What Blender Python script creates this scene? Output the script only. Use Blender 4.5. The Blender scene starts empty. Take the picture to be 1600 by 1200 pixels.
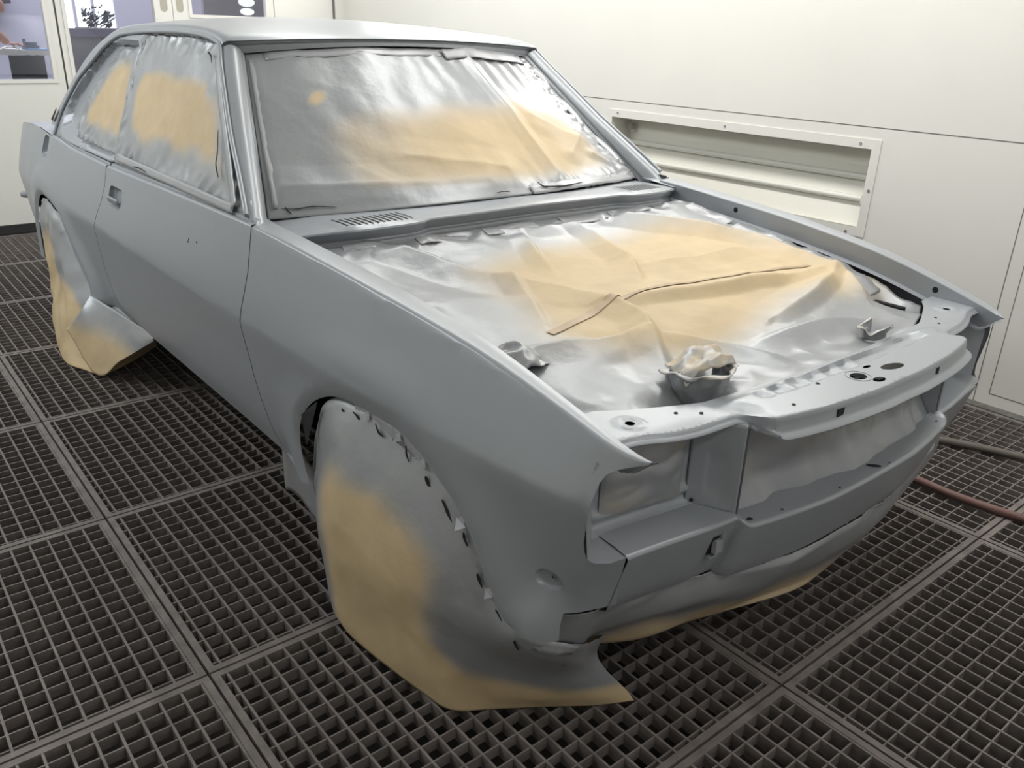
import bpy, bmesh, math, random
from mathutils import Vector, noise
from mathutils.geometry import delaunay_2d_cdt
random.seed(7)
S = bpy.context.scene
COL = S.collection
PI = math.pi
# ------------------------------------------------------------------ camera, world, lights, exposure
cam = bpy.data.cameras.new('camera'); cam.sensor_width = 36.0; cam.sensor_fit = 'HORIZONTAL'
cam.lens = 1301.914 / 1600 * 36.0; cam.clip_start = 0.05
camo = bpy.data.objects.new('camera', cam); COL.objects.link(camo)
camo.location = (-1.60224, -1.44770, 1.31206)
camo.rotation_euler = (1.1735962, -0.0309699, -0.6827001)
S.camera = camo
w = bpy.data.worlds.new('world'); S.world = w; w.use_nodes = True
w.node_tree.nodes['Background'].inputs[0].default_value = (0.86, 0.9, 1.0, 1)
w.node_tree.nodes['Background'].inputs[1].default_value = 0.5
S.view_settings.view_transform = 'Standard'; S.view_settings.look = 'None'
S.view_settings.gamma = 1.0; S.view_settings.use_curve_mapping = False
S.view_settings.exposure = -0.03


def area(name, loc, rot, sx, sy, power, col=(1, 1, 1)):
    l = bpy.data.lights.new(name, 'AREA'); l.shape = 'RECTANGLE'; l.size = sx; l.size_y = sy
    l.energy = power; l.color = col
    o = bpy.data.objects.new(name, l); o.location = loc; o.rotation_euler = rot; COL.objects.link(o)
    return o


area('ceiling_lamp_right', (0.75, 1.3, 2.83), (0, math.radians(-16), 0), 0.35, 5.4, 76, (1.0, 0.985, 0.95))
area('wall_lamp_front', (1.815, 1.2, 2.08), (0, math.radians(86), 0), 0.34, 1.7, 20, (1.0, 0.985, 0.95))
area('wall_lamp_rear', (1.815, 3.5, 2.08), (0, math.radians(86), 0), 0.34, 1.7, 20, (1.0, 0.985, 0.95))
area('ceiling_lamp_left', (-2.5, 2.7, 2.6), (0, math.radians(-52), 0), 0.6, 3.6, 58, (0.93, 0.97, 1.0))
area('front_fill_light', (-0.6, -2.6, 2.83), (math.radians(-20), 0, 0), 2.4, 0.5, 40, (1, 0.99, 0.97))  # added fill light for the car's front face, no known booth lamp
area('daylight_hall', (0.6, 7.2, 2.7), (0, 0, 0), 3.0, 1.6, 90, (0.9, 0.93, 1.0))

# ------------------------------------------------------------------ materials
MATS = {}


def nodes(name):
    m = bpy.data.materials.new(name); m.use_nodes = True
    nt = m.node_tree; b = nt.nodes['Principled BSDF']
    MATS[name] = m
    return m, nt, b


def simple(name, col, rough=0.5, metal=0.0, bump=0.0, bscale=200, var=0.0, vscale=5, coat=0.0, spec=0.5):
    m, nt, b = nodes(name)
    b.inputs['Roughness'].default_value = rough; b.inputs['Metallic'].default_value = metal
    b.inputs['Base Color'].default_value = (*col, 1)
    b.inputs['Coat Weight'].default_value = coat
    b.inputs['Specular IOR Level'].default_value = spec
    tc = nt.nodes.new('ShaderNodeTexCoord')
    n = nt.nodes.new('ShaderNodeTexNoise'); n.inputs['Scale'].default_value = vscale
    n.inputs['Detail'].default_value = 6
    nt.links.new(tc.outputs['Object'], n.inputs['Vector'])
    r = nt.nodes.new('ShaderNodeValToRGB')
    r.color_ramp.elements[0].position = 0.3; r.color_ramp.elements[1].position = 0.7
    r.color_ramp.elements[0].color = (*[c * (1 - var) for c in col], 1)
    r.color_ramp.elements[1].color = (*[min(1, c * (1 + var)) for c in col], 1)
    nt.links.new(n.outputs['Fac'], r.inputs[0]); nt.links.new(r.outputs[0], b.inputs['Base Color'])
    if bump:
        n2 = nt.nodes.new('ShaderNodeTexNoise'); n2.inputs['Scale'].default_value = bscale
        nt.links.new(tc.outputs['Object'], n2.inputs['Vector'])
        bp = nt.nodes.new('ShaderNodeBump'); bp.inputs['Strength'].default_value = bump
        bp.inputs['Distance'].default_value = 0.002
        nt.links.new(n2.outputs['Fac'], bp.inputs['Height']); nt.links.new(bp.outputs[0], b.inputs['Normal'])
    return m


PAINT = simple('silver_base_coat', (0.335, 0.356, 0.382), 0.34, 0.18, 0.03, 900, 0.02, 3, spec=0.6)
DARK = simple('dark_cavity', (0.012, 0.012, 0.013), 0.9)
WALL = simple('booth_wall_white', (0.78, 0.77, 0.725), 0.42, 0, 0.02, 300, 0.02, 2)
WALLB = simple('reflector_white', (0.76, 0.75, 0.68), 0.4, 0, 0, 300, 0.02, 2)
SEAM = simple('seam_grey', (0.16, 0.15, 0.14), 0.7)
KICK = simple('kick_strip_black', (0.03, 0.03, 0.033), 0.6, 0, 0, 1, 0.15, 8)
STEEL = simple('grate_steel', (0.19, 0.168, 0.157), 0.6, 0.1, 0.4, 160, 0.25, 22)
PIT = simple('pit_floor', (0.045, 0.04, 0.037), 0.95, 0, 0, 1, 0.4, 10)
TUBE = simple('lamp_tube_white', (0.78, 0.78, 0.72), 0.25)
SCREW = simple('screw_zinc', (0.45, 0.43, 0.42), 0.35, 0.8)
HOSE_R = simple('hose_red_brown', (0.16, 0.085, 0.075), 0.6, 0, 0, 1, 0.15, 12)
HOSE_G = simple('hose_grey', (0.12, 0.105, 0.09), 0.6, 0, 0, 1, 0.15, 12)
CEIL = simple('ceiling_white', (0.7, 0.7, 0.68), 0.8)
HALL = simple('hall_wall_lilac', (0.55, 0.53, 0.62), 0.8)
HALLG = simple('hall_partition_grey', (0.26, 0.245, 0.26), 0.8, 0, 0, 1, 0.15, 3)
SKIN = simple('skin', (0.55, 0.3, 0.23), 0.55)
SHIRT = simple('shirt_lilac_grey', (0.5, 0.48, 0.56), 0.9)
HAIR = simple('hair_brown', (0.1, 0.06, 0.04), 0.7)
BLUEP = simple('blue_paper', (0.2, 0.32, 0.55), 0.7)
WHITEP = simple('white_paper', (0.7, 0.69, 0.66), 0.8, 0, 0, 1, 0.1, 20)
CRATE = simple('dark_crate', (0.06, 0.058, 0.065), 0.8, 0, 0, 1, 0.15, 10)
LEAF = simple('leaf_dark', (0.05, 0.055, 0.07), 0.7)
STICK = simple('frosted_sticker', (0.75, 0.8, 0.84), 0.7)
RUBBER = simple('black_rubber', (0.02, 0.02, 0.02), 0.7)
TAPE = simple('sprayed_tape', (0.37, 0.38, 0.395), 0.34, 0.15, 0.15, 120, 0.05, 12)

m, nt, b = nodes('window_glass')
nt.nodes.remove(b)
tr = nt.nodes.new('ShaderNodeBsdfTransparent'); gl = nt.nodes.new('ShaderNodeBsdfGlossy'); mx = nt.nodes.new('ShaderNodeMixShader')
gl.inputs['Roughness'].default_value = 0.02; mx.inputs[0].default_value = 0.06
tr.inputs[0].default_value = (0.93, 0.94, 0.96, 1)
nt.links.new(tr.outputs[0], mx.inputs[1]); nt.links.new(gl.outputs[0], mx.inputs[2])
nt.links.new(mx.outputs[0], nt.nodes['Material Output'].inputs[0])
GLASS = m
m, nt, b = nodes('daylight_outside')
b.inputs['Emission Color'].default_value = (0.93, 0.95, 1, 1); b.inputs['Emission Strength'].default_value = 1.6
OUTSIDE = m


def paper_mat(name, kraft=(0.56, 0.435, 0.26), grey=(0.33, 0.343, 0.357)):
    m, nt, b = nodes(name)
    L = nt.links.new
    at = nt.nodes.new('ShaderNodeAttribute'); at.attribute_name = 'spray'
    tc = nt.nodes.new('ShaderNodeTexCoord')
    n = nt.nodes.new('ShaderNodeTexNoise'); n.inputs['Scale'].default_value = 4.5; n.inputs['Detail'].default_value = 5
    L(tc.outputs['Object'], n.inputs['Vector'])
    ad = nt.nodes.new('ShaderNodeMath'); ad.operation = 'MULTIPLY_ADD'
    ad.inputs[1].default_value = 0.5; ad.inputs[2].default_value = -0.25
    L(n.outputs['Fac'], ad.inputs[0])
    sm = nt.nodes.new('ShaderNodeMath'); sm.operation = 'ADD'; sm.use_clamp = True
    L(at.outputs['Fac'], sm.inputs[0]); L(ad.outputs[0], sm.inputs[1])
    mp = nt.nodes.new('ShaderNodeMapRange'); mp.interpolation_type = 'SMOOTHSTEP'
    mp.inputs['From Min'].default_value = 0.02; mp.inputs['From Max'].default_value = 0.98
    L(sm.outputs[0], mp.inputs['Value'])
    n3 = nt.nodes.new('ShaderNodeTexNoise'); n3.inputs['Scale'].default_value = 14; n3.inputs['Detail'].default_value = 8
    L(tc.outputs['Object'], n3.inputs['Vector'])
    r = nt.nodes.new('ShaderNodeValToRGB')
    r.color_ramp.elements[0].position = 0.3; r.color_ramp.elements[1].position = 0.7
    r.color_ramp.elements[0].color = (*[c * 0.94 for c in kraft], 1); r.color_ramp.elements[1].color = (*[c * 1.05 for c in kraft], 1)
    L(n3.outputs['Fac'], r.inputs[0])
    mixc = nt.nodes.new('ShaderNodeMix'); mixc.data_type = 'RGBA'
    L(mp.outputs[0], mixc.inputs['Factor']); L(r.outputs[0], mixc.inputs['A']); mixc.inputs['B'].default_value = (*grey, 1)
    L(mixc.outputs['Result'], b.inputs['Base Color'])
    ro = nt.nodes.new('ShaderNodeMapRange'); ro.inputs['To Min'].default_value = 0.62; ro.inputs['To Max'].default_value = 0.36
    L(mp.outputs[0], ro.inputs['Value']); L(ro.outputs[0], b.inputs['Roughness'])
    me = nt.nodes.new('ShaderNodeMath'); me.operation = 'MULTIPLY'; me.inputs[1].default_value = 0.30
    L(mp.outputs[0], me.inputs[0]); L(me.outputs[0], b.inputs['Metallic'])
    bn = nt.nodes.new('ShaderNodeTexNoise'); bn.inputs['Scale'].default_value = 30; bn.inputs['Detail'].default_value = 4
    L(tc.outputs['Object'], bn.inputs['Vector'])
    bp = nt.nodes.new('ShaderNodeBump'); bp.inputs['Strength'].default_value = 0.12; bp.inputs['Distance'].default_value = 0.01
    L(bn.outputs['Fac'], bp.inputs['Height']); L(bp.outputs[0], b.inputs['Normal'])
    return m


PAPER = paper_mat('masking_paper')

# ------------------------------------------------------------------ helpers


def tag(o, label=None, cat=None, group=None, kind=None):
    if label: o['label'] = label
    if cat: o['category'] = cat
    if group: o['group'] = group
    if kind: o['kind'] = kind
    return o


def empty(name, loc, label=None, cat=None, group=None):
    o = bpy.data.objects.new(name, None); COL.objects.link(o); o.location = loc
    o.empty_display_size = 0.1
    return tag(o, label, cat, group)


def mesh(name, verts, faces, mat, parent=None, smooth=True, sharp=None, attr=None, solid=None):
    me = bpy.data.meshes.new(name)
    off = Vector(parent_world(parent)) if parent else Vector((0, 0, 0))
    me.from_pydata([tuple(Vector(v) - off) for v in verts], [], faces)
    me.materials.append(mat)
    if attr:
        a = me.attributes.new('spray', 'FLOAT', 'POINT')
        for i, v in enumerate(attr): a.data[i].value = v
    if smooth:
        for p in me.polygons: p.use_smooth = True
        if sharp:
            bm = bmesh.new(); bm.from_mesh(me)
            for e in bm.edges:
                if len(e.link_faces) == 2 and e.calc_face_angle(0) > math.radians(sharp): e.smooth = False
            bm.to_mesh(me); bm.free()
    o = bpy.data.objects.new(name, me); COL.objects.link(o)
    if parent: o.parent = parent
    if mat is PAINT and smooth:
        wn = o.modifiers.new('wn', 'WEIGHTED_NORMAL'); wn.keep_sharp = True; wn.weight = 60
    if solid:
        md = o.modifiers.new('solid', 'SOLIDIFY'); md.thickness = abs(solid); md.offset = -1 if solid > 0 else 1
        md.use_rim = True
    return o


def parent_world(p):
    v = Vector((0, 0, 0))
    while p is not None:
        v += p.location; p = p.parent
    return v


class MB:
    def __init__(s): s.v = []; s.f = []

    def box(s, x0, y0, z0, x1, y1, z1):
        n = len(s.v)
        s.v += [(x0, y0, z0), (x1, y0, z0), (x1, y1, z0), (x0, y1, z0), (x0, y0, z1), (x1, y0, z1), (x1, y1, z1), (x0, y1, z1)]
        s.f += [tuple(n + i for i in q) for q in ((3, 2, 1, 0), (4, 5, 6, 7), (0, 1, 5, 4), (1, 2, 6, 5), (2, 3, 7, 6), (3, 0, 4, 7))]
        return s

    def tube(s, pts, r, n=10, cap=True):
        pts = [Vector(p) for p in pts]
        rs = r if isinstance(r, (list, tuple)) else [r] * len(pts)
        base = len(s.v); up = Vector((0, 0, 1))
        for i, p in enumerate(pts):
            t = (pts[min(i + 1, len(pts) - 1)] - pts[max(i - 1, 0)]).normalized()
            u = up if abs(t.dot(up)) < 0.95 else Vector((1, 0, 0))
            a = t.cross(u).normalized(); b2 = t.cross(a)
            for k in range(n):
                an = 2 * PI * k / n
                s.v.append(tuple(p + (a * math.cos(an) + b2 * math.sin(an)) * rs[i]))
        for i in range(len(pts) - 1):
            for k in range(n):
                q = base + i * n + k; q2 = base + i * n + (k + 1) % n
                s.f.append((q, q2, q2 + n, q + n))
        if cap:
            s.f.append(tuple(base + k for k in range(n)))
            s.f.append(tuple(base + (len(pts) - 1) * n + k for k in reversed(range(n))))
        return s

    def disc(s, c, nrm, r, r2=None, n=20, depth=0.0):
        c = Vector(c); nrm = Vector(nrm).normalized()
        u = nrm.orthogonal().normalized(); v = nrm.cross(u)
        base = len(s.v); r2 = r2 or r
        for k in range(n):
            a = 2 * PI * k / n
            s.v.append(tuple(c + u * math.cos(a) * r + v * math.sin(a) * r2))
        s.f.append(tuple(range(base, base + n)))
        return s

    def obj(s, name, mat, parent=None, smooth=False, sharp=None): return mesh(name, s.v, s.f, mat, parent, smooth or bool(sharp), sharp)


def interp(tab, x):
    if x <= tab[0][0]: return tab[0][1]
    for (a, b), (c, d) in zip(tab, tab[1:]):
        if x <= c: return b + (d - b) * (x - a) / (c - a)
    return tab[-1][1]


def catmull(pts, t):
    """pts list of Vectors, t 0..1"""
    n = len(pts) - 1; x = min(max(t, 0), 1) * n; i = min(int(x), n - 1); f = x - i
    p0 = pts[max(i - 1, 0)]; p1 = pts[i]; p2 = pts[i + 1]; p3 = pts[min(i + 2, n)]
    return 0.5 * ((2 * p1) + (p2 - p0) * f + (2 * p0 - 5 * p1 + 4 * p2 - p3) * f * f + (3 * p1 - p0 - 3 * p2 + p3) * f ** 3)


def V(*a): return Vector(a)


def grid(fn, nu, nv):
    vs = [fn(i / nu, j / nv) for j in range(nv + 1) for i in range(nu + 1)]
    fs = [(j * (nu + 1) + i, j * (nu + 1) + i + 1, (j + 1) * (nu + 1) + i + 1, (j + 1) * (nu + 1) + i) for j in range(nv) for i in range(nu)]
    return vs, fs


def loft(rows, nu, nv):
    """rows: list of polylines (bottom to top), each sampled by catmull"""
    rows = [[Vector(p) for p in r] for r in rows]

    def fn(u, v): return catmull([catmull(r, u) for r in rows], v)
    return grid(fn, nu, nv)


def inside(poly, x, y):
    c = False; n = len(poly); j = n - 1
    for i in range(n):
        xi, yi = poly[i]; xj, yj = poly[j]
        if (yi > y) != (yj > y) and x < (xj - xi) * (y - yi) / (yj - yi) + xi: c = not c
        j = i
    return c


def segd(px, py, ax, ay, bx, by):
    dx, dy = bx - ax, by - ay; L = dx * dx + dy * dy
    t = 0 if L == 0 else max(0, min(1, ((px - ax) * dx + (py - ay) * dy) / L))
    return math.hypot(px - ax - t * dx, py - ay - t * dy)


def pdist(poly, x, y, closed=True):
    n = len(poly); r = range(n if closed else n - 1)
    return min(segd(x, y, *poly[i], *poly[(i + 1) % n]) for i in r)


def dens(poly, st, closed=True):
    out = []; n = len(poly)
    for i in range(n if closed else n - 1):
        a = poly[i]; b = poly[(i + 1) % n]; d = math.hypot(b[0] - a[0], b[1] - a[1]); k = max(1, round(d / st))
        for j in range(k): out.append((a[0] + (b[0] - a[0]) * j / k, a[1] + (b[1] - a[1]) * j / k))
    if not closed: out.append(poly[-1])
    return out


def smoothpoly(pts, n=4):
    P = [Vector(p).to_3d() for p in pts]
    m_ = (len(P) - 1) * n
    return [(q.x, q.y) for q in (catmull(P, i / m_) for i in range(m_ + 1))]


def cdt(outline, holes=(), step=0.03, extra=(), yrows=()):
    """plane region triangulation -> pts2d, tris"""
    loops = [dens(outline, step)] + [dens(h, step) for h in holes]
    pts = []; edges = []
    for lp in loops:
        b0 = len(pts); pts += lp
        edges += [(b0 + i, b0 + (i + 1) % len(lp)) for i in range(len(lp))]
    for ln in extra:
        b0 = len(pts); d = dens(ln, step, False); pts += d
        edges += [(b0 + i, b0 + i + 1) for i in range(len(d) - 1)]
    xs = [p[0] for p in loops[0]]; ys = [p[1] for p in loops[0]]
    x0, x1, y0, y1 = min(xs), max(xs), min(ys), max(ys)
    nx = int((x1 - x0) / step) + 1; ny = int((y1 - y0) / step) + 1
    polys = [lp for lp in loops]
    fixed = list(pts)
    ys_list = [y0 + (j + 0.5) * step for j in range(ny)] + list(yrows)
    # cell hash for proximity to fixed points
    H = {}
    for p in fixed: H.setdefault((int(p[0] // step), int(p[1] // step)), []).append(p)

    def near(x, y, d):
        cx, cy = int(x // step), int(y // step)
        for a in (-1, 0, 1):
            for c in (-1, 0, 1):
                for q in H.get((cx + a, cy + c), ()):
                    if (q[0] - x) ** 2 + (q[1] - y) ** 2 < d * d: return True
        return False
    for y in ys_list:
        for i in range(nx + 1):
            x = x0 + i * step
            if near(x, y, step * 0.45): continue
            if not inside(polys[0], x, y): continue
            if any(inside(h, x, y) for h in polys[1:]): continue
            pts.append((x, y))
    r = delaunay_2d_cdt([Vector(p) for p in pts], edges, [], 0, 1e-6)
    vv = [(v.x, v.y) for v in r[0]]
    tris = []
    for f in r[2]:
        cx = sum(vv[i][0] for i in f) / 3; cy = sum(vv[i][1] for i in f) / 3
        a, b_, c_ = (vv[i] for i in f)
        ar = abs((b_[0] - a[0]) * (c_[1] - a[1]) - (c_[0] - a[0]) * (b_[1] - a[1]))
        if inside(polys[0], cx, cy) and not any(inside(h, cx, cy) for h in polys[1:]): tris.append(tuple(f))
    return vv, tris


def sst(a, b, x):
    t = max(0, min(1, (x - a) / (b - a))); return t * t * (3 - 2 * t)


def crum(p, sc): return noise.voronoi(Vector(p) * sc)[0][0]


def fbm(p, sc, oc=4): return noise.fractal(Vector(p) * sc, 1.0, 2.0, oc)


def ridge(p, sc): return 1 - abs(noise.noise(Vector(p) * sc)) * 2.2


# ------------------------------------------------------------------ the booth
XR = 1.83; YB = 4.84; XL = -3.1; YF = -3.6; ZC = 2.9
OX, OY, GA, GB = -1.180, 0.850, 0.9868, 0.7893
# pit below the grates
MB().box(XL, YF, -0.42, XR + 0.3, YB + 0.3, -0.40).obj('floor', PIT).__setitem__('kind', 'structure')

# floor grates
ORD = ['first', 'second', 'third', 'fourth', 'fifth', 'sixth', 'seventh', 'eighth', 'ninth', 'tenth']
COLN = {-1: 'column left of the car', 0: 'column under the near wheels', 1: 'column under the far wheels', 2: 'column along right wall'}
fr = MB(); gp = 0.003
t = 0.016
fr.box(gp, gp, -0.034, GA - gp, gp + t, 0); fr.box(gp, GB - gp - t, -0.034, GA - gp, GB - gp, 0)
fr.box(gp, gp + t, -0.034, gp + t, GB - gp - t, 0); fr.box(GA - gp - t, gp + t, -0.034, GA - gp, GB - gp - t, 0)
bars = MB()
k = 0
while 0.034 + 0.0443 * k < GA - 0.022:
    x = 0.034 + 0.0443 * k; bars.box(x - 0.0026, gp + t, -0.033, x + 0.0026, GB - gp - t, -0.0008); k += 1
rods = MB(); k = 0
while 0.030 + 0.0443 * k < GB - 0.02:
    y = 0.030 + 0.0443 * k; rods.box(gp + t, y - 0.0018, -0.028, GA - gp - t, y + 0.0018, -0.0022); k += 1
proto = None
for ci in (-1, 0, 1, 2):
    for rj in range(-5, 4):
        if rj > 2: continue
        x0 = OX + ci * GA; y1 = OY - rj * GB; y0 = y1 - GB
        lab = 'dark steel floor grate, %s row from back wall, %s' % (ORD[rj + 5], COLN[ci])
        if proto is None:
            r = empty('floor_grate', (0, 0, 0), None, 'floor grate', 'steel floor grates')
            a1 = fr.obj('frame', STEEL, r); a2 = bars.obj('bearing_bars', STEEL, r); a3 = rods.obj('cross_rods', STEEL, r)
            proto = (r, a1, a2, a3)
        else:
            r = proto[0].copy(); COL.objects.link(r)
            for q in proto[1:]:
                c = q.copy(); COL.objects.link(c); c.parent = r
        r.location = (x0, y0, 0); r['label'] = lab

CONC = simple('concrete_edge', (0.16, 0.15, 0.145), 0.85, 0, 0.3, 80, 0.15, 6)
MB().box(XL, YF, -0.06, OX - GA, YB, 0.0).obj('floor_left', CONC)['kind'] = 'structure'
MB().box(OX - GA, YF, -0.06, XR, OY - 3 * GB, 0.0).obj('floor_front', CONC)['kind'] = 'structure'

# right wall built round the lamp recess (y 0.375..1.89, z 0.59..0.92)
ya, yb_, za, zb = 0.375, 1.885, 0.590, 0.917
mw = MB()
mw.box(XR, YF, 0, XR + 0.06, ya, ZC); mw.box(XR, yb_, 0, XR + 0.06, YB + 0.1, ZC)
mw.box(XR, ya, 0, XR + 0.06, yb_, za); mw.box(XR, ya, zb, XR + 0.06, yb_, ZC)
wr = mw.obj('wall_right', WALL); wr['kind'] = 'structure'
sm = MB()
sm.box(XR - 0.001, -0.255, 1.003, XR + 0.001, 2.75, 1.0065)
sm.box(XR - 0.001, -0.2565, 0.0, XR + 0.001, -0.2535, 1.003)
sm.box(XR - 0.001, -0.3085, 0.052, XR + 0.001, -0.306, 0.62); sm.box(XR - 0.001, -0.9, 0.050, XR + 0.001, -0.306, 0.053)
so = sm.obj('trim_1', SEAM, None); so['kind'] = 'structure'
cb = MB().box(1.781, YF, -0.03, XR, YB, 0.004).obj('trim_2', simple('grout_edge', (0.13, 0.13, 0.115), 0.9, 0, 0.5, 60, 0.3, 30)); cb['kind'] = 'structure'

# lamp unit in the wall
lm_ = empty('wall_light_fitting', (XR, 1.13, 0.75), 'recessed white wall light behind a screwed frame, low on the right wall', 'light fitting')
f_ = MB(); o0, o1, p0, p1 = 0.337, 1.915, 0.553, 0.957; e = 0.004
f_.box(XR - e, o0, p0, XR, ya, p1); f_.box(XR - e, yb_, p0, XR, o1, p1)
f_.box(XR - e, ya, p0, XR, yb_, za); f_.box(XR - e, ya, zb, XR, yb_, p1)
f_.obj('frame', WALL, lm_)
h_ = MB(); d = XR + 0.15
u0, u1, w0, w1_ = ya + .002, yb_ - .002, za + .002, zb - .002
h_.v = [(XR, u0, w1_), (XR, u1, w1_), (d, u1, w1_), (d, u0, w1_), (d, u0, 0.83), (d, u1, 0.83), (XR + 0.03, u1, w0), (XR + 0.03, u0, w0), (XR, u1, w0), (XR, u0, w0)]
h_.f = [(0, 3, 2, 1), (3, 4, 5, 2), (4, 7, 6, 5), (7, 9, 8, 6), (0, 9, 7, 4, 3), (1, 2, 5, 6, 8)]
h_.obj('reflector', WALLB, lm_)
for zz, xx in ((0.788, 0.10), (0.700, 0.065)):
    tb = MB().tube([(XR + xx, ya + 0.035, zz), (XR + xx, yb_ - 0.035, zz)], 0.0135, 14).obj('lamp_tube', TUBE, lm_, smooth=True, sharp=50)
    for yy in (ya + 0.02, yb_ - 0.02):
        MB().box(XR + xx - 0.014, yy - 0.016, zz - 0.018, XR + xx + 0.014, yy + 0.016, zz + 0.018).obj('lamp_holder', WALLB, lm_)
MB().box(XR + 0.10, yb_ - 0.05, 0.85, XR + 0.13, yb_ - 0.03, 0.885).obj('clip', SCREW, lm_)
for (yy, zz) in ((1.843, 0.940), (1.131, 0.938), (0.427, 0.936), (0.353, 0.750), (0.422, 0.566), (1.131, 0.569)):
    MB().tube([(XR - e - 0.003, yy, zz), (XR - e, yy, zz)], 0.006, 12).obj('screw', SCREW, lm_)

# back wall with door leaves and their windows
bw = MB()
TH = 0.06


def bwbox(x0, z0, x1, z1): bw.box(x0, YB, z0, x1, YB + TH, z1)


bwbox(XL, 0.055, -0.95, ZC)          # left of the doors
bwbox(1.265, 0.055, XR, ZC); bwbox(-0.95, 2.2, 1.265, ZC)
wb_ = bw.obj('wall_back', WALL); wb_['kind'] = 'structure'
kb = MB().box(XL, YB - 0.012, 0, XR, YB + 0.03, 0.055).obj('baseboard_back', KICK); kb['kind'] = 'structure'
MB().box(1.735, YB - 0.01, 0.055, 1.75, YB, ZC).obj('trim_3', SEAM)['kind'] = 'structure'


def door(n, x0, x1, gx0, gx1, gz0, label):
    dr = empty('door_%d' % n, ((x0 + x1) / 2, YB, 0.055)); dr['kind'] = 'structure'
    q = MB(); y0, y1 = YB + 0.008, YB + 0.05; zt = 2.2
    q.box(x0, y0, 0.055, x1, y1, gz0); q.box(x0, y0, 2.02, x1, y1, zt)
    q.box(x0, y0, gz0, gx0, y1, 2.02); q.box(gx1, y0, gz0, x1, y1, 2.02)
    q.obj('door_leaf', WALL, dr)
    e_ = 0.022; y2 = YB + 0.001
    MB().box(gx0 - e_, y2, gz0 - e_, gx1 + e_, y0, gz0).box(gx0 - e_, y2, 2.02, gx1 + e_, y0, 2.04).box(gx0 - e_, y2, gz0, gx0, y0, 2.02).box(gx1, y2, gz0, gx1 + e_, y0, 2.02).obj('glazing_bead', WALL, dr)
    MB().box(gx0, YB + 0.028, gz0, gx1, YB + 0.032, 2.02).obj('glass_pane', GLASS, dr)
    return dr


d1 = door(1, -0.95, -0.213, -0.85, -0.277, 0.953, '')
d2 = door(2, -0.200, 0.527, -0.145, 0.405, 0.953, '')
d3 = door(3, 0.531, 1.262, 0.66, 1.200, 1.372, '')
MB().box(-0.213, YB + 0.02, 0.055, -0.200, YB + 0.045, 2.2).obj('trim_4', SEAM)['kind'] = 'structure'
for dd, xx in ((d2, 0.472), (d3, 0.58)):
    q = MB(); n = 20; pts = []
    for k in range(n):
        a = 2 * PI * k / n; cx = math.cos(a) * 0.024; cz = math.sin(a) * 0.024 + (0.1 if math.sin(a) > 0 else -0.1)
        pts.append((xx + cx, YB + 0.0065, 1.505 + cz))
    q.v = pts; q.f = [tuple(range(n))]
    q.obj('finger_pull', simple('pull_recess_%d' % int(xx * 1000), (0.42, 0.40, 0.33), 0.5), dd)
for zz in (1.404, 1.466):
    q = MB(); q.v = [(1.065 + (.062 if zz > 1.42 else .054) * math.cos(k * PI / 14), YB + .0265, zz + (.030 if zz > 1.42 else .024) * math.sin(k * PI / 14)) for k in range(28)]; q.f = [tuple(range(28))]
    q.obj('window_sticker', STICK, d3)
# left, front wall and ceiling (close the booth)
wl = MB().box(XL - 0.06, YF, 0, XL, YB, ZC).obj('wall_left', WALL); wl['kind'] = 'structure'
wf = MB().box(XL, YF - 0.06, 0, XR, YF, ZC).obj('wall_front', simple('front_wall_grey', (0.42, 0.42, 0.42), 0.6)); wf['kind'] = 'structure'  # unseen wall, its grey set for the light it bounces onto the car
ce = MB().box(XL, YF, ZC, XR, YB + TH, ZC + 0.05).obj('ceiling', CEIL); ce['kind'] = 'structure'

# hall behind the back wall
hw = MB()
hw.box(-2.2, 8.9, 0, 0.60, 8.96, 2.9); hw.box(1.28, 8.9, 0, 3.2, 8.96, 2.9); hw.box(0.60, 8.9, 0, 1.28, 8.96, 1.22)
hw.box(-2.26, YB + TH, 0, -2.2, 8.96, 2.9); hw.box(3.2, YB + TH, 0, 3.26, 8.96, 2.9)
hw.obj('wall_hall', HALL)['kind'] = 'structure'
MB().box(-2.2, YB + TH, -0.05, 3.2, 8.9, 0).obj('floor_hall', HALLG)['kind'] = 'structure'
MB().box(-2.2, YB + TH, 2.9, 3.2, 8.9, 2.95).obj('ceiling_hall', CEIL)['kind'] = 'structure'
w1 = empty('window_1', (0.94, 8.9, 1.22)); w1['kind'] = 'structure'
MB().box(0.60, 8.93, 1.22, 1.28, 8.94, 2.9).obj('outside_view', OUTSIDE, w1)
MB().box(0.86, 8.86, 1.22, 0.885, 8.9, 2.9).box(1.045, 8.86, 1.22, 1.07, 8.9, 2.9).box(0.58, 8.86, 1.2, 1.3, 8.9, 1.225).obj('window_frame', HALL, w1)
pt = MB().box(0.30, 7.0, 0, 1.05, 7.05, 1.235).obj('partition_screen', HALLG)
tag(pt, 'grey low partition seen through the middle door window', 'partition')
MB().box(0.30, 6.99, 1.18, 1.05, 7.06, 1.245).obj('top_rail', simple('rail_mauve', (0.22, 0.2, 0.27), 0.7), pt)
cz_ = MB().box(1.25, 6.2, 0, 1.9, 6.25, 2.3).obj('display_board', simple('board_grey', (0.33, 0.31, 0.36), 0.8))
tag(cz_, 'grey standing board beside the bright hall window', 'board')
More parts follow.
